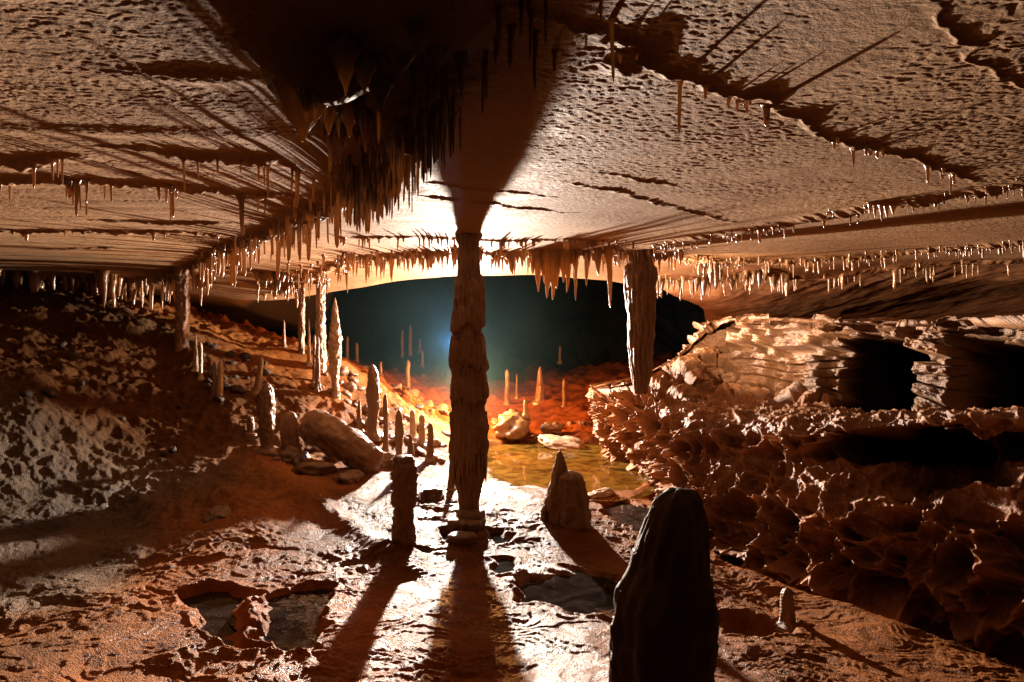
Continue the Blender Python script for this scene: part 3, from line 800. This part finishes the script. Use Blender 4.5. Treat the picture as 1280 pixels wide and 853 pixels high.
mite(275, 482, 450, 8, 6.7, 'paler of two small stalagmites side by side on the left rubble slope', M_PALE, 'post', 38)
mite(245, 450, 418, 7, 7.1, 'small stalagmite at the foot of the left wall column', M_PALE, 'cone', 39)
mite(251, 452, 428, 5, 7.0, 'tiny stalagmite right of the left wall column foot', M_PALE, 'post', 40)
mite(362, 542, 514, 22, 6.3, 'squat stump between the thick left stalagmite and the fallen column', M_MITE, 'post', 41, rings=40, amp=.3)
mite(393, 470, 418, 5, 7.7, 'thin dark stalagmite post left of the tall spire', M_MITE, 'post', 42)
mite(397, 478, 420, 6, 7.5, 'thin post tight against the slender banded column', M_MITE, 'post', 43)
mite(386, 440, 398, 5, 8.0, 'thin needle stalagmite right of the smooth back column', M_PALE, 'cone', 44)
mite(355, 426, 400, 5, 8.3, 'tiny stalagmite at the back edge of the bright bench', M_MITE, 'cone', 45)
mite(984, 780, 735, 18, 3.72, 'small round-topped lone stalagmite on the right foreground slope', M_MITE, 'post', 46, rings=60, seg=32, amp=.15)
mite(675, 484, 458, 12, 11.5, 'small orange cone-shaped stalagmite beyond the lamp glow', M_ORANGE, 'cone', 47)
mite(634, 480, 462, 6, 11.5, 'low orange stalagmite left of the orange cone', M_ORANGE, 'post', 48)
mite(705, 488, 474, 5, 11.0, 'low orange stalagmite right of the orange cone', M_ORANGE, 'post', 49)
mite(646, 480, 468, 4, 12.0, 'tiny orange nub between the two orange stalagmites', M_ORANGE, 'cone', 50)
mite(510, 492, 450, 6, 10.3, 'slender glowing orange stalagmite post in the dark chamber', M_ORANGE, 'post', 51)
mite(476, 470, 452, 4, 12.0, 'small glowing orange post at the left of the dark chamber', M_ORANGE, 'post', 52)
mite(490, 492, 480, 4, 10.5, 'lower left nub near the glowing orange post', M_ORANGE, 'post', 53)
mite(500, 493, 482, 5, 10.3, 'nub just left of the glowing orange post', M_ORANGE, 'cone', 54)
for i, (a, b, t, w, Y) in enumerate([(503, 450, 412, 4, 15), (513, 452, 406, 5, 15), (525, 450, 424, 4, 15.5), (434, 452, 420, 5, 13.5), (446, 450, 428, 5, 13.5), (528, 456, 438, 4, 14.5),
                                     (700, 450, 432, 4, 15), (712, 450, 430, 4, 16), (733, 446, 416, 4, 16), (742, 446, 410, 4, 17), (470, 448, 420, 5, 17)]):
    mite(a, b, t, w, Y, 'faint thin stalagmite lost in the blue dark of the chamber', M_MITE, 'post', 70 + i, group='faint stalagmites in the dark chamber', seg=14, rings=20)
# double peaked stalagmite in front of the pool: two peaks in one body
Y2 = 5.02; k2 = Y2 / F
x2 = (706 - 640) * k2; z2 = fz(x2, Y2)
dbl = empty('stalagmite', (x2, Y2, z2))
tag(dbl, 'broad double-peaked reddish stalagmite in front of the pool', 'stalagmite')
build_lathe('tall_peak', [(-.05, .10), (.02, .105), (.12, .095), (.25, .075), (.38, .05), (.46, .028), (.49, .015), (.505, .002)], 40, 90, .2, 90, M_MITE, loc=(-.045, .02, 0), parent=dbl, step=.06, flute=.12, flutes=9, lean=(.015, 0))
build_lathe('blunt_peak', [(-.05, .135), (.02, .125), (.12, .115), (.25, .10), (.34, .085), (.37, .05), (.385, .004)], 44, 90, .22, 91, M_MITE, loc=(.05, -.02, -.02), parent=dbl, step=.08, flute=.16, flutes=11)
build_lathe('side_knob', [(-.05, .03), (.06, .028), (.10, .004)], 16, 20, .2, 92, M_MITE, loc=(-.15, .02, 0), parent=dbl)

# columns at the left
def side_column(px, base, Y, w, label, mat, seed, step=.12):
    k = Y / F; x = (px - 640) * k
    top = cz(x, Y) + .05
    tp = HY - (top - CZ) / k
    o = mite(px, base, tp, w, Y, label, mat, 'column', seed, name='cave_column', cat='column', rings=160, seg=36, step=step, amp=.22)
    return o
side_column(228, 440, 7.45, 17, 'stout column at the top of the left slope under the stalactite row', M_MITE, 95)
side_column(401, 476, 8.0, 12, 'slender banded column left of the pale spire', M_PALE, 96, .2)
side_column(377, 432, 8.2, 8, 'smooth thin column at the back left of the bright bench', M_MITE, 97, .06)

# black foreground stalagmite
Yf = 2.5; k = Yf / F
xf = (823 - 640) * k; zf = fz(xf, Yf)
pf = [(893, 62), (853, 60), (800, 60), (760, 59), (735, 57), (715, 50), (695, 45), (670, 41), (650, 35), (640, 31), (630, 28), (620, 22), (614, 12), (611, 1)]
pf = [((HY - py) * k + CZ - zf, r * k) for py, r in pf]
pf[0] = (-.05, pf[0][1])
fg = build_lathe('stalagmite', pf, 96, 240, .17, 99, M_DARK, loc=(xf, Yf, zf), step=.04, fr=7, flute=.07, flutes=13, hw=.025, lean=(.065, 0))
tag(fg, 'large black silhouetted stalagmite in the right foreground', 'stalagmite')

# ------------------------------------------------------------------ fallen column and boulders
def blob(name, loc, size, rot, seed, mat, label, cat='rock', group=None, rough=.25, facet=.25, n=26):
    u = np.linspace(0, 2 * np.pi, n * 2, endpoint=False); w = np.linspace(0.02, np.pi - .02, n)
    U, Wv = np.meshgrid(u, w)
    d = np.stack([np.sin(Wv) * np.cos(U), np.sin(Wv) * np.sin(U), np.cos(Wv)], -1)
    # faceted: cut by random planes
    r = np.ones(U.shape)
    rs = np.random.RandomState(seed)
    for i in range(14):
        nn = rs.normal(size=3); nn /= np.linalg.norm(nn); h = rs.uniform(.62, .95)
        dot = (d * nn).sum(-1)
        r = np.where(dot > .05, np.minimum(r, h / np.maximum(dot, .05)), r)
    r = r * (1 - facet * 0) * (1 + rough * fbm(d[..., 0] * 2 + seed, d[..., 1] * 2, d[..., 2] * 2, 4, seed))
    v = (d * r[..., None] * np.array(size)).reshape(-1, 3)
    v = np.vstack([v, v[:2 * n].mean(0), v[-2 * n:].mean(0)])
    f = grid_faces(n, 2 * n, wrap=True)[:, ::-1]
    me = bpy.data.meshes.new(name)
    N_ = 2 * n
    fs = f.tolist() + [(i, (i + 1) % N_, n * N_) for i in range(N_)] + [((n - 1) * N_ + (i + 1) % N_, (n - 1) * N_ + i, n * N_ + 1) for i in range(N_)]
    me.from_pydata(v.tolist(), [], fs); me.update()
    me.polygons.foreach_set('use_smooth', np.ones(len(me.polygons), bool))
    me.materials.append(mat)
    o = bpy.data.objects.new(name, me); coll.objects.link(o)
    o.location = loc; o.rotation_euler = rot
    return tag(o, label, cat, group)


a = P(388, 532, 6.5); b = P(468, 578, 6.0)
a[2] += .02
d = Vector(b - a); Ln = d.length
v_pf = [(-.02, .02), (0, .13), (.04, .155), (Ln * .3, .165), (Ln * .7, .15), (Ln - .04, .135), (Ln, .12), (Ln + .02, .02)]
log = build_lathe('fallen_column', v_pf, 48, 90, .14, 110, M_COL, loc=tuple(a), flute=.05, flutes=19, step=.05, fr=9)
log.rotation_mode = 'QUATERNION'; log.rotation_quaternion = d.to_track_quat('Z', 'Y')
tag(log, 'toppled broken column lying diagonally on the left bench', 'column')

for i, (px, py, Y, s, mat, lab) in enumerate([
    (395, 582, 5.9, (.20, .13, .11), M_ROCK, 'dark angular boulder below the fallen column'),
    (360, 560, 6.1, (.16, .14, .09), M_ROCK, 'rounded brown boulder beside the thick left stalagmite'),
    (437, 597, 5.75, (.14, .10, .08), M_ROCK, 'brown boulder below the lower end of the fallen column'),
    (640, 528, 8.95, (.36, .28, .20), M_PALE, 'pale rocky mound behind the central column at the pool edge'),
    (690, 528, 9.1, (.18, .14, .10), M_PALE, 'tilted pale slab right of the rocky mound'),
    (705, 545, 8.4, (.30, .22, .10), M_PALE, 'low orange lit rock hump at the back of the pool'),
    (790, 632, 5.75, (.13, .11, .05), M_PALE, 'smooth pink-brown lump at the near pool edge beside the wall'),
    (750, 618, 6.05, (.17, .09, .05), M_PALE, 'smooth wet lump between pool and double-peaked stalagmite'),
    (270, 634, 5.0, (.16, .10, .05), M_ROCK, 'flat dark slab on the left slope in the middle distance'),
    (480, 572, 6.4, (.12, .10, .08), M_ROCK, 'block at the lower end of the fallen column'),
    (500, 580, 6.2, (.09, .09, .06), M_ROCK, 'small block behind the flat-topped stalagmite'),
]):
    p = P(px, py, Y)
    zz = fz(p[0], Y)
    blob('boulder', (p[0], Y, max(zz, p[2] - .1) + s[2] * .15), s, (random.uniform(-.2, .2), random.uniform(-.2, .2), random.uniform(0, 3)), 300 + i, mat, lab)
p = P(657, 508, 8.85)
mite(657, 516, 499, 5, 8.9, 'tiny stalagmite standing on the pale rocky mound', M_PALE, 'post', 64, z=CZ + (HY - 518) / F * 8.9)

regions = [  # px range, py-at-floor range handled through Y range, count, size
    ((250, 330), (6.6, 7.8), 26, (.03, .08), 'rubble rocks on the slope above the thick left stalagmite', 'angular rubble rock on the slope above the thick left stalagmite'),
    ((20, 240), (5.6, 7.4), 14, (.02, .06), 'muddy rocks on the dark left slope', 'muddy dark rock on the shadowed left slope'),
    ((430, 560), (6.9, 8.3), 46, (.03, .09), 'bright rubble beside the glow left of the column', 'bright lit rubble rock in the heap left of the central column'),
    ((430, 560), (8.6, 10.5), 22, (.05, .12), 'dark rubble at the chamber edge', 'dark rubble rock at the edge of the black chamber'),
    ((615, 740), (8.7, 9.8), 22, (.03, .09), 'rocks behind the pool', 'small orange lit rock behind the pool'),
    ((390, 480), (7.4, 8.3), 18, (.03, .08), 'rocks round the pale spire', 'small pale rock round the foot of the pale spire'),
]
for gi, (pr_, yr, n, sr, grp, lab) in enumerate(regions):
    for i in range(n):
        Y = random.uniform(*yr); px = random.uniform(*pr_); x = (px - 640) / F * Y
        s = random.uniform(*sr)
        blob('rubble_rock', (x, Y, fz(x, Y) + s * .02), (s * random.uniform(.8, 1.4), s * random.uniform(.8, 1.2), s * random.uniform(.5, .9)),
             (random.uniform(-.5, .5), random.uniform(-.5, .5), random.uniform(0, 6)), 400 + gi * 60 + i, M_MUD if gi in (0, 1) else (M_ROCK if gi == 3 else M_MITE), lab, group=grp, n=10)

# ------------------------------------------------------------------ STALACTITES
specs = []   # x, Y, length, radius, kind, material, label key


def row(line, n, lpx, wpx, mat, lab, grp, jit=.04, kind='straw', power=1.5, t0=0, t1=1, clump=0.0):
    pts = line; seg = [math.dist(a, b) for a, b in zip(pts[:-1], pts[1:])]
    # spread evenly as the photo shows them: sample by px
    pxs = np.array([640 + p[0] / p[1] * F for p in pts]); ids = np.arange(len(pts))
    cum = np.concatenate([[0], np.cumsum([math.dist((pxs[i], HY - .6 * F / pts[i][1]), (pxs[i + 1], HY - .6 * F / pts[i + 1][1])) for i in range(len(pts) - 1)])])
    cents = [t0 + (t1 - t0) * random.random() for _ in range(max(4, n // 9))]
    for i in range(n):
        t = t0 + (t1 - t0) * random.random()
        if clump:
            pass
        if random.random() < .55:      # bunches
            t = np.clip(cents[int(random.random() * len(cents))] + random.gauss(0, .012), 0, 1)
        q = t * cum[-1]
        j = int(np.clip(np.searchsorted(cum, q) - 1, 0, len(pts) - 2)); f = np.clip((q - cum[j]) / (cum[j + 1] - cum[j]), 0, 1)
        # perspective-correct position between the two ends
        a, b = pts[j], pts[j + 1]
        w = (f / b[1]) / ((1 - f) / a[1] + f / b[1]) if True else f
        w = f * a[1] / (f * a[1] + (1 - f) * b[1])
        x = a[0] + (b[0] - a[0]) * w; Y = a[1] + (b[1] - a[1]) * w
        x += random.gauss(0, jit); Y += random.gauss(0, jit)
        if Y > 8.3: Y = 8.3 - random.uniform(0, .1)
        u = random.random() ** power
        big = random.random() < .12 and lpx[1] < 60
        L = (lpx[0] + (lpx[1] - lpx[0]) * u) * Y / F * (1.35 if big else 1)
        r = random.uniform(*wpx) * Y / F / 2 * (1.9 if big else 1)
        specs.append((x, Y, L, r, kind, mat, lab, grp))


row(C_L1, 12, (14, 36), (2.6, 4), M_TITE, 'thin dripping stalactite under the short upper crack at the far left', 'stalactites on the short upper crack far left', .02)
row(C_L2, 9, (14, 40), (2.4, 3.6), M_TITE, 'thin dripping stalactite on the upper left ceiling crack', 'stalactites on the upper left crack', .015, power=1)
row(C_L3, 34, (8, 42), (2.2, 3.6), M_TITE, 'thin stalactite on the long middle crack of the left ceiling', 'stalactites on the long middle left crack', .03)
row(C_L5, 10, (3, 9), (1.6, 2.6), M_DTITE, 'tiny stalactite on a lower left ceiling crack', 'tiny stalactites on the lower left crack', .02)
row(C_L7, 190, (8, 34), (3, 6), M_TITE, 'short thick stalactite in the dense row above the left slope', 'dense stalactite row above the left slope', .16, kind='fat', power=1.5, t0=.15)
row(C_DIAG, 260, (8, 40), (1.8, 4.0), M_TITE, 'stalactite in the dense diagonal fringe running from the left wall', 'stalactites of the diagonal fringe', .07, t0=0, t1=.72)
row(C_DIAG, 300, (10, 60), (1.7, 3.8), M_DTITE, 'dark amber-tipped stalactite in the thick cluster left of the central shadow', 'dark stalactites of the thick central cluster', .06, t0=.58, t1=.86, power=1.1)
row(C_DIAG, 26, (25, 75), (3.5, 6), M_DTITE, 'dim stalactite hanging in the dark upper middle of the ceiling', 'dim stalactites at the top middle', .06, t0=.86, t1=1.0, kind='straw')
row(C_R1, 14, (20, 90), (4, 6), M_DTITE, 'dim straw stalactite at the top centre edge of the ceiling', 'dim straws at the top centre', .05, t0=0, t1=.20)
row(C_R1, 22, (6, 24), (3, 4.5), M_TITE, 'small stalactite along the jagged dark crack of the right ceiling', 'small stalactites on the jagged right crack', .02, t0=.2, t1=1)
row(C_A, 60, (5, 15), (1.6, 2.6), M_TITE, 'short stalactite in the thin row just in front of the central column top', 'short stalactites of the thin row at the column top', .03)
row(C_B, 330, (6, 26), (1.6, 3.6), M_ORANGE, 'glowing amber stalactite in the backlit row at the lip of the chamber', 'backlit amber stalactites at the chamber lip', .16, kind='fat', power=1.8)
row(C_C, 110, (3, 13), (1.3, 2.6), M_TITE, 'short pale stalactite on the upper long ledge of the right ceiling', 'short stalactites on the upper right ledge', .05)
row(C_D, 230, (3, 18), (1.3, 2.7), M_TITE, 'pale-tipped stalactite on the lower long ledge of the right ceiling', 'pale-tipped stalactites on the lower right ledge', .12, power=2)
row(C_E, 90, (6, 26), (2.4, 4.2), M_DTITE, 'dark stalactite in the back row in front of the reddish right ceiling', 'dark stalactites of the back right row', .08, kind='fat', t0=0, t1=.35)
row(C_E, 34, (6, 20), (2, 3.2), M_TITE, 'thin stalactite hanging before the reddish right ceiling', 'thin stalactites before the reddish ceiling', .08, t0=.3, t1=1)


def one(px, py, L, w, mat, lab, kind='fat', Y=None, z=2.1, grp=None):
    if Y is None:
        Y = (z - CZ) * F / (HY - py)
    specs.append(((px - 640) / F * Y, Y, L * Y / F, w * Y / F / 2, kind, mat, lab, grp))


# lip cluster of amber daggers
for (px, w, l) in [(672, 9, 52), (678, 7, 34), (684, 10, 60), (690, 10, 62), (697, 9, 48), (704, 9, 40), (711, 8, 52), (718, 8, 36), (668, 6, 30)]:
    one(px, 314, l, w, M_ORANGE, 'long amber dagger in the glowing cluster right of the central column', grp='long amber daggers right of the column')
one(761, 312, 74, 8, M_ORANGE, 'longest lone amber dagger before the dark chamber, left of the striped column')
one(719, 316, 58, 6, M_DTITE, 'dark twisted dagger at the right end of the amber cluster')
one(748, 312, 34, 9, M_DTITE, 'brown blunt stalactite between amber cluster and striped column')
one(733, 316, 40, 7, M_DTITE, 'slim brown stalactite right of the amber cluster')
# the big hanging ones, upper left of centre (Y about 1.5 to 2)
for (px, tip, w, Y, lab) in [
    (378, 178, 62, 1.62, 'broad dark cone-shaped stalactite with a pointed tip, lowest left of the upper mass'),
    (412, 168, 40, 1.72, 'dark blunt stalactite right of the broad cone in the upper mass'),
    (437, 172, 36, 1.75, 'dark stalactite with amber tip in the middle of the upper mass'),
    (457, 190, 22, 1.85, 'thin amber-tipped stalactite hanging lowest right of the upper mass'),
    (350, 125, 16, 1.6, 'small amber-tipped stalactite at the left edge of the upper mass'),
    (358, 145, 14, 1.66, 'slim stalactite second from the left edge of the upper mass'),
    (366, 152, 12, 1.7, 'slim stalactite just left of the broad cone'),
    (416, 222, 6, 1.95, 'long dark straw hanging alone under the upper mass'),
    (475, 140, 26, 1.6, 'pale-streaked stalactite at the right of the upper mass'),
    (455, 118, 24, 1.5, 'glossy amber stalactite high in the upper mass'),
    (500, 95, 34, 1.5, 'dark wide stalactite at the top, left of the central shadow'),
    (545, 80, 22, 1.42, 'dim stalactite at the top edge left of the column shadow'),
    (575, 128, 14, 1.5, 'dim grey stalactite in front of the column shadow on the ceiling'),
    (606, 145, 4, 1.6, 'thin straw hanging in the middle of the column shadow'),
    (640, 85, 8, 1.4, 'thin straw at the top right of the column shadow'),
    (694, 90, 5, 1.55, 'thin straw on the right edge of the column shadow'),
    (520, 70, 20, 1.35, 'short dim stalactite near the top centre'),
    (395, 140, 26, 1.58, 'dark stalactite behind the broad cone in the upper mass'),
    (430, 120, 30, 1.45, 'dark bulky stalactite at the heart of the upper mass'),
]:
    x = (px - 640) / F * Y; zt = cz(x, Y); zb_ = CZ + (HY - tip) / F * Y
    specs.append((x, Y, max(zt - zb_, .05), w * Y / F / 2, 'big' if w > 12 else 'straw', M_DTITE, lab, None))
for i in range(16):
    px = random.uniform(350, 495); Y = random.uniform(1.5, 2.15); tip = random.uniform(100, 150) + (Y - 1.5) * 100
    x = (px - 640) / F * Y; zt = cz(x, Y); zb_ = CZ + (HY - tip) / F * Y
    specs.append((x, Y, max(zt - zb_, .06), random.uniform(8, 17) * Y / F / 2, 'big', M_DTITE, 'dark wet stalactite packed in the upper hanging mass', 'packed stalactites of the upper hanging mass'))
one(850, 98, 68, 5, M_TITE, 'long straw with lit tip hanging from the jagged right crack', 'straw', Y=1.72)
one(775, 66, 14, 5, M_TITE, 'short glowing straw near the left end of the jagged right crack', 'straw', Y=1.55)
one(882, 100, 16, 5, M_TITE, 'short stalactite right of the long straw on the jagged crack', 'straw', Y=1.75)
one(911, 120, 14, 5, M_TITE, 'short pointed stalactite in the middle of the jagged crack', 'fat', Y=1.86)
for (px, l) in [(1088, 14), (1094, 18), (1101, 22), (1108, 16), (1116, 12)]:
    one(px, 252, l, 5, M_ORANGE, 'pale amber drapery tooth on the upper right ledge', grp='drapery teeth on the upper right ledge')
for (px, l, w) in [(880, 20, 6), (888, 28, 8), (895, 36, 9), (900, 26, 7), (874, 18, 5)]:
    one(px, 334, l, w, M_DTITE, 'dark stalactite in the bunch over the right end of the chamber', Y=6.8, grp='dark bunch over the right end of the chamber')
# small chandeliers at the left
for (px, l, w) in [(322, 16, 6), (331, 20, 7), (338, 14, 6), (345, 34, 6), (349, 22, 7), (354, 12, 5), (327, 12, 5)]:
    one(px, 342, l, w, M_DTITE, 'dark stalactite of the small chandelier over the bright left bench', Y=7.6, grp='small chandelier over the bright bench')
for (px, l, w) in [(245, 20, 7), (250, 40, 6), (256, 18, 6), (262, 22, 6), (130, 46, 9), (125, 30, 8)]:
    one(px, 346, l, w, M_TITE, 'longer stalactite reaching below the dense left row', Y=7.7, grp='longer stalactites of the dense left row')

# drop those that would touch the central column or leave the picture far behind
sp2 = []
for s in specs:
    if abs(s[0] - cx0) < .13 and abs(s[1] - Yc) < .13: continue
    sp2.append(s)
specs = sp2
xs = np.array([s[0] for s in specs]); ys = np.array([s[1] for s in specs])
zs = ceil_z(xs, ys)


def tite_arrays(L, r, kind, seed):
    seg = 8
    rs = random.Random(seed)
    if kind == 'straw':
        pf = [(.03, r * 3.2), (0, r * 2.0), (-.06 * L, r * 1.25), (-.3 * L, r * 1.0), (-.6 * L, r * .9), (-.9 * L, r * .7), (-.98 * L, r * .5), (-L, r * .1)]
        rings = 12; amp = .12
    elif kind == 'fat':
        pf = [(.04, r * 2.2), (0, r * 1.7), (-.12 * L, r * 1.2), (-.4 * L, r * .95), (-.7 * L, r * .6), (-.92 * L, r * .3), (-L, r * .08)]
        rings = 16; amp = .28; seg = 10
    else:
        pf = [(.12, r * 1.5), (0, r * 1.25), (-.15 * L, r * 1.0), (-.4 * L, r * .72), (-.65 * L, r * .42), (-.8 * L, r * .2), (-.93 * L, r * .12), (-L, r * .04)]
        rings = 60; amp = .22; seg = 32
    ln = (rs.uniform(-.05, .05) * L, rs.uniform(-.05, .05) * L)
    return lathe(pf, seg, rings, amp, seed, lean=ln, flute=.25 if kind == 'big' else 0, flutes=7)


size = [(s[2] / s[1]) * (s[3] / s[1]) for s in specs]
inview = [abs(s[0] / s[1]) < .76 for s in specs]
order = sorted(range(len(specs)), key=lambda i: -(size[i] if inview[i] else 0))
keep = set(order[:292])
restv, restf, off = [], [], 0
for i, s in enumerate(specs):
    x, Y, L, r, kind, mat, lab, grp = s
    v, f, e1, e2 = tite_arrays(L, r, kind, 500 + i)
    v = v[:-2]
    if i in keep:
        o = mesh_from('stalactite', v, f, mat)
        o.location = (x, Y, zs[i])
        tag(o, lab, 'stalactite', grp)
    else:
        restv.append(v + np.array([x, Y, zs[i]])); restf.append(f + off); off += len(v)
o = mesh_from('stalactite_fringe', np.vstack(restv), np.vstack(restf), M_TITE)
tag(o, 'countless tiny stalactites fringing the ceiling cracks', 'stalactites', kind='stuff')

# ------------------------------------------------------------------ HAZE in the chamber (real scattering medium)
hz = bpy.data.materials.new('blue_haze'); hz.use_nodes = True
N = hz.node_tree.nodes; L = hz.node_tree.links
for n in list(N):
    if n.type != 'OUTPUT_MATERIAL': N.remove(n)
out = [n for n in N if n.type == 'OUTPUT_MATERIAL'][0]
sc_ = N.new('ShaderNodeVolumePrincipled')
sc_.inputs['Color'].default_value = (.14, .45, .90, 1)
sc_.inputs['Anisotropy'].default_value = .2
tc = N.new('ShaderNodeTexCoord')
vd = N.new('ShaderNodeVectorMath'); vd.operation = 'DISTANCE'; vd.inputs[1].default_value = (-1.1, 9.3, 1.35)
ns = N.new('ShaderNodeTexNoise'); ns.inputs['Scale'].default_value = 1.3; ns.inputs['Detail'].default_value = 3
mr = N.new('ShaderNodeMapRange'); mr.inputs['From Min'].default_value = 0; mr.inputs['From Max'].default_value = 2.3
mr.inputs['To Min'].default_value = .20; mr.inputs['To Max'].default_value = .006
mm = N.new('ShaderNodeMath'); mm.operation = 'MULTIPLY'
L.new(tc.outputs['Object'], vd.inputs[0]); L.new(tc.outputs['Object'], ns.inputs['Vector'])
L.new(vd.outputs['Value'], mr.inputs['Value']); L.new(mr.outputs[0], mm.inputs[0]); L.new(ns.outputs['Fac'], mm.inputs[1])
L.new(mm.outputs[0], sc_.inputs['Density'])
L.new(sc_.outputs[0], out.inputs['Volume'])
bx0, bx1, by0, by1, bz0, bz1 = -2.9, 2.4, 8.75, 16, .1, 3.4
v = [(x, y, z) for x in (bx0, bx1) for y in (by0, by1) for z in (bz0, bz1)]
f = [(0, 1, 3, 2), (4, 6, 7, 5), (0, 4, 5, 1), (2, 3, 7, 6), (0, 2, 6, 4), (1, 5, 7, 3)]
haze = mesh_from('haze', v, f, hz, smooth=False)
tag(haze, 'thin blue haze hanging in the dark chamber', 'haze', kind='structure')


# ------------------------------------------------------------------ LIGHT
def lamp(kind, loc, energy, col, radius=.05, name='lamp', **k):
    d = bpy.data.lights.new(name, kind); d.energy = energy; d.color = col; d.shadow_soft_size = radius
    for a_, b_ in k.items(): setattr(d, a_, b_)
    o = bpy.data.objects.new(name, d); coll.objects.link(o); o.location = loc
    return o


l1 = lamp('SPOT', tuple(LAMP), 2300, (1.0, .87, .74), .055, 'cave_lamp', spot_size=math.radians(178), spot_blend=.05)
l1.rotation_euler = (math.radians(90), 0, math.radians(180))   # faces the camera
l5 = lamp('SPOT', tuple(LAMP), 2300, (1.0, .87, .74), .055, 'beam_lamp', spot_size=math.radians(125), spot_blend=1.0)
l5.rotation_euler = (math.radians(91), 0, math.radians(180))
l4 = lamp('SPOT', (1.52, 8.35, 1.55), 620, (1.0, .86, .72), .055, 'ledge_fill', spot_size=math.radians(120), spot_blend=.6)  # added fill hidden behind the right column, brightens the ledge
l4.rotation_euler = Vector((5.2, -.3, .05)).to_track_quat('-Z', 'Y').to_euler()
l6 = lamp('SPOT', (1.175, 6.22, 1.72), 760, (1.0, .70, .45), .05, 'bank_fill', spot_size=math.radians(88), spot_blend=.5)  # added fill behind the right column, for the reddish ceiling
l6.rotation_euler = Vector((4.8, 3.6, .75)).to_track_quat('-Z', 'Y').to_euler()
l7 = lamp('POINT', (-.76, 11.3, .95), 210, (1.0, .42, .12), .06, 'far_floor_fill')  # second orange light, added to spread the floor glow deeper
l2 = lamp('POINT', (-.60, 9.15, .60), 360, (1.0, .40, .10), .06, 'floor_lamp')
l3 = lamp('POINT', (-.80, 9.15, 1.18), 32, (.32, .70, .95), .05, 'haze_fill')  # dim blue light added only to make the haze show

w = bpy.data.worlds.new('World'); scene.world = w; w.use_nodes = True
bg = w.node_tree.nodes['Background']; bg.inputs[0].default_value = (1.0, .5, .25, 1); bg.inputs[1].default_value = .016

def soften(o, per):      # beam that falls off linearly, as a reflector lamp does near its axis
    d = o.data; d.use_nodes = True; n = d.node_tree.nodes; l = d.node_tree.links
    em = n['Emission']; fo = n.new('ShaderNodeLightFalloff'); fo.inputs['Strength'].default_value = 1.0 / per
    l.new(fo.outputs['Linear'], em.inputs['Strength'])


soften(l1, 5.0); soften(l5, 5.0); soften(l4, 4.0); soften(l6, 5.0)

# ------------------------------------------------------------------ CAMERA
cd = bpy.data.cameras.new('camera'); cam = bpy.data.objects.new('camera', cd); coll.objects.link(cam)
cam.location = (0, 0, CZ); cam.rotation_euler = (math.radians(90), 0, 0)
cd.sensor_width = 36; cd.lens = 36 * F / 1280; cd.shift_y = -26.5 / 1280; cd.clip_start = .05; cd.clip_end = 200
scene.camera = cam
scene.view_settings.view_transform = 'Standard'; scene.view_settings.look = 'None'
scene.view_settings.exposure = 0; scene.view_settings.gamma = 1
cy = scene.cycles
cy.max_bounces = 6; cy.diffuse_bounces = 2; cy.glossy_bounces = 3; cy.transmission_bounces = 3; cy.transparent_max_bounces = 6; cy.volume_bounces = 0
cy.use_denoising = True
try: cy.denoiser = 'OPENIMAGEDENOISE'
except Exception: pass
cy.sample_clamp_indirect = 4; cy.caustics_reflective = False; cy.caustics_refractive = False
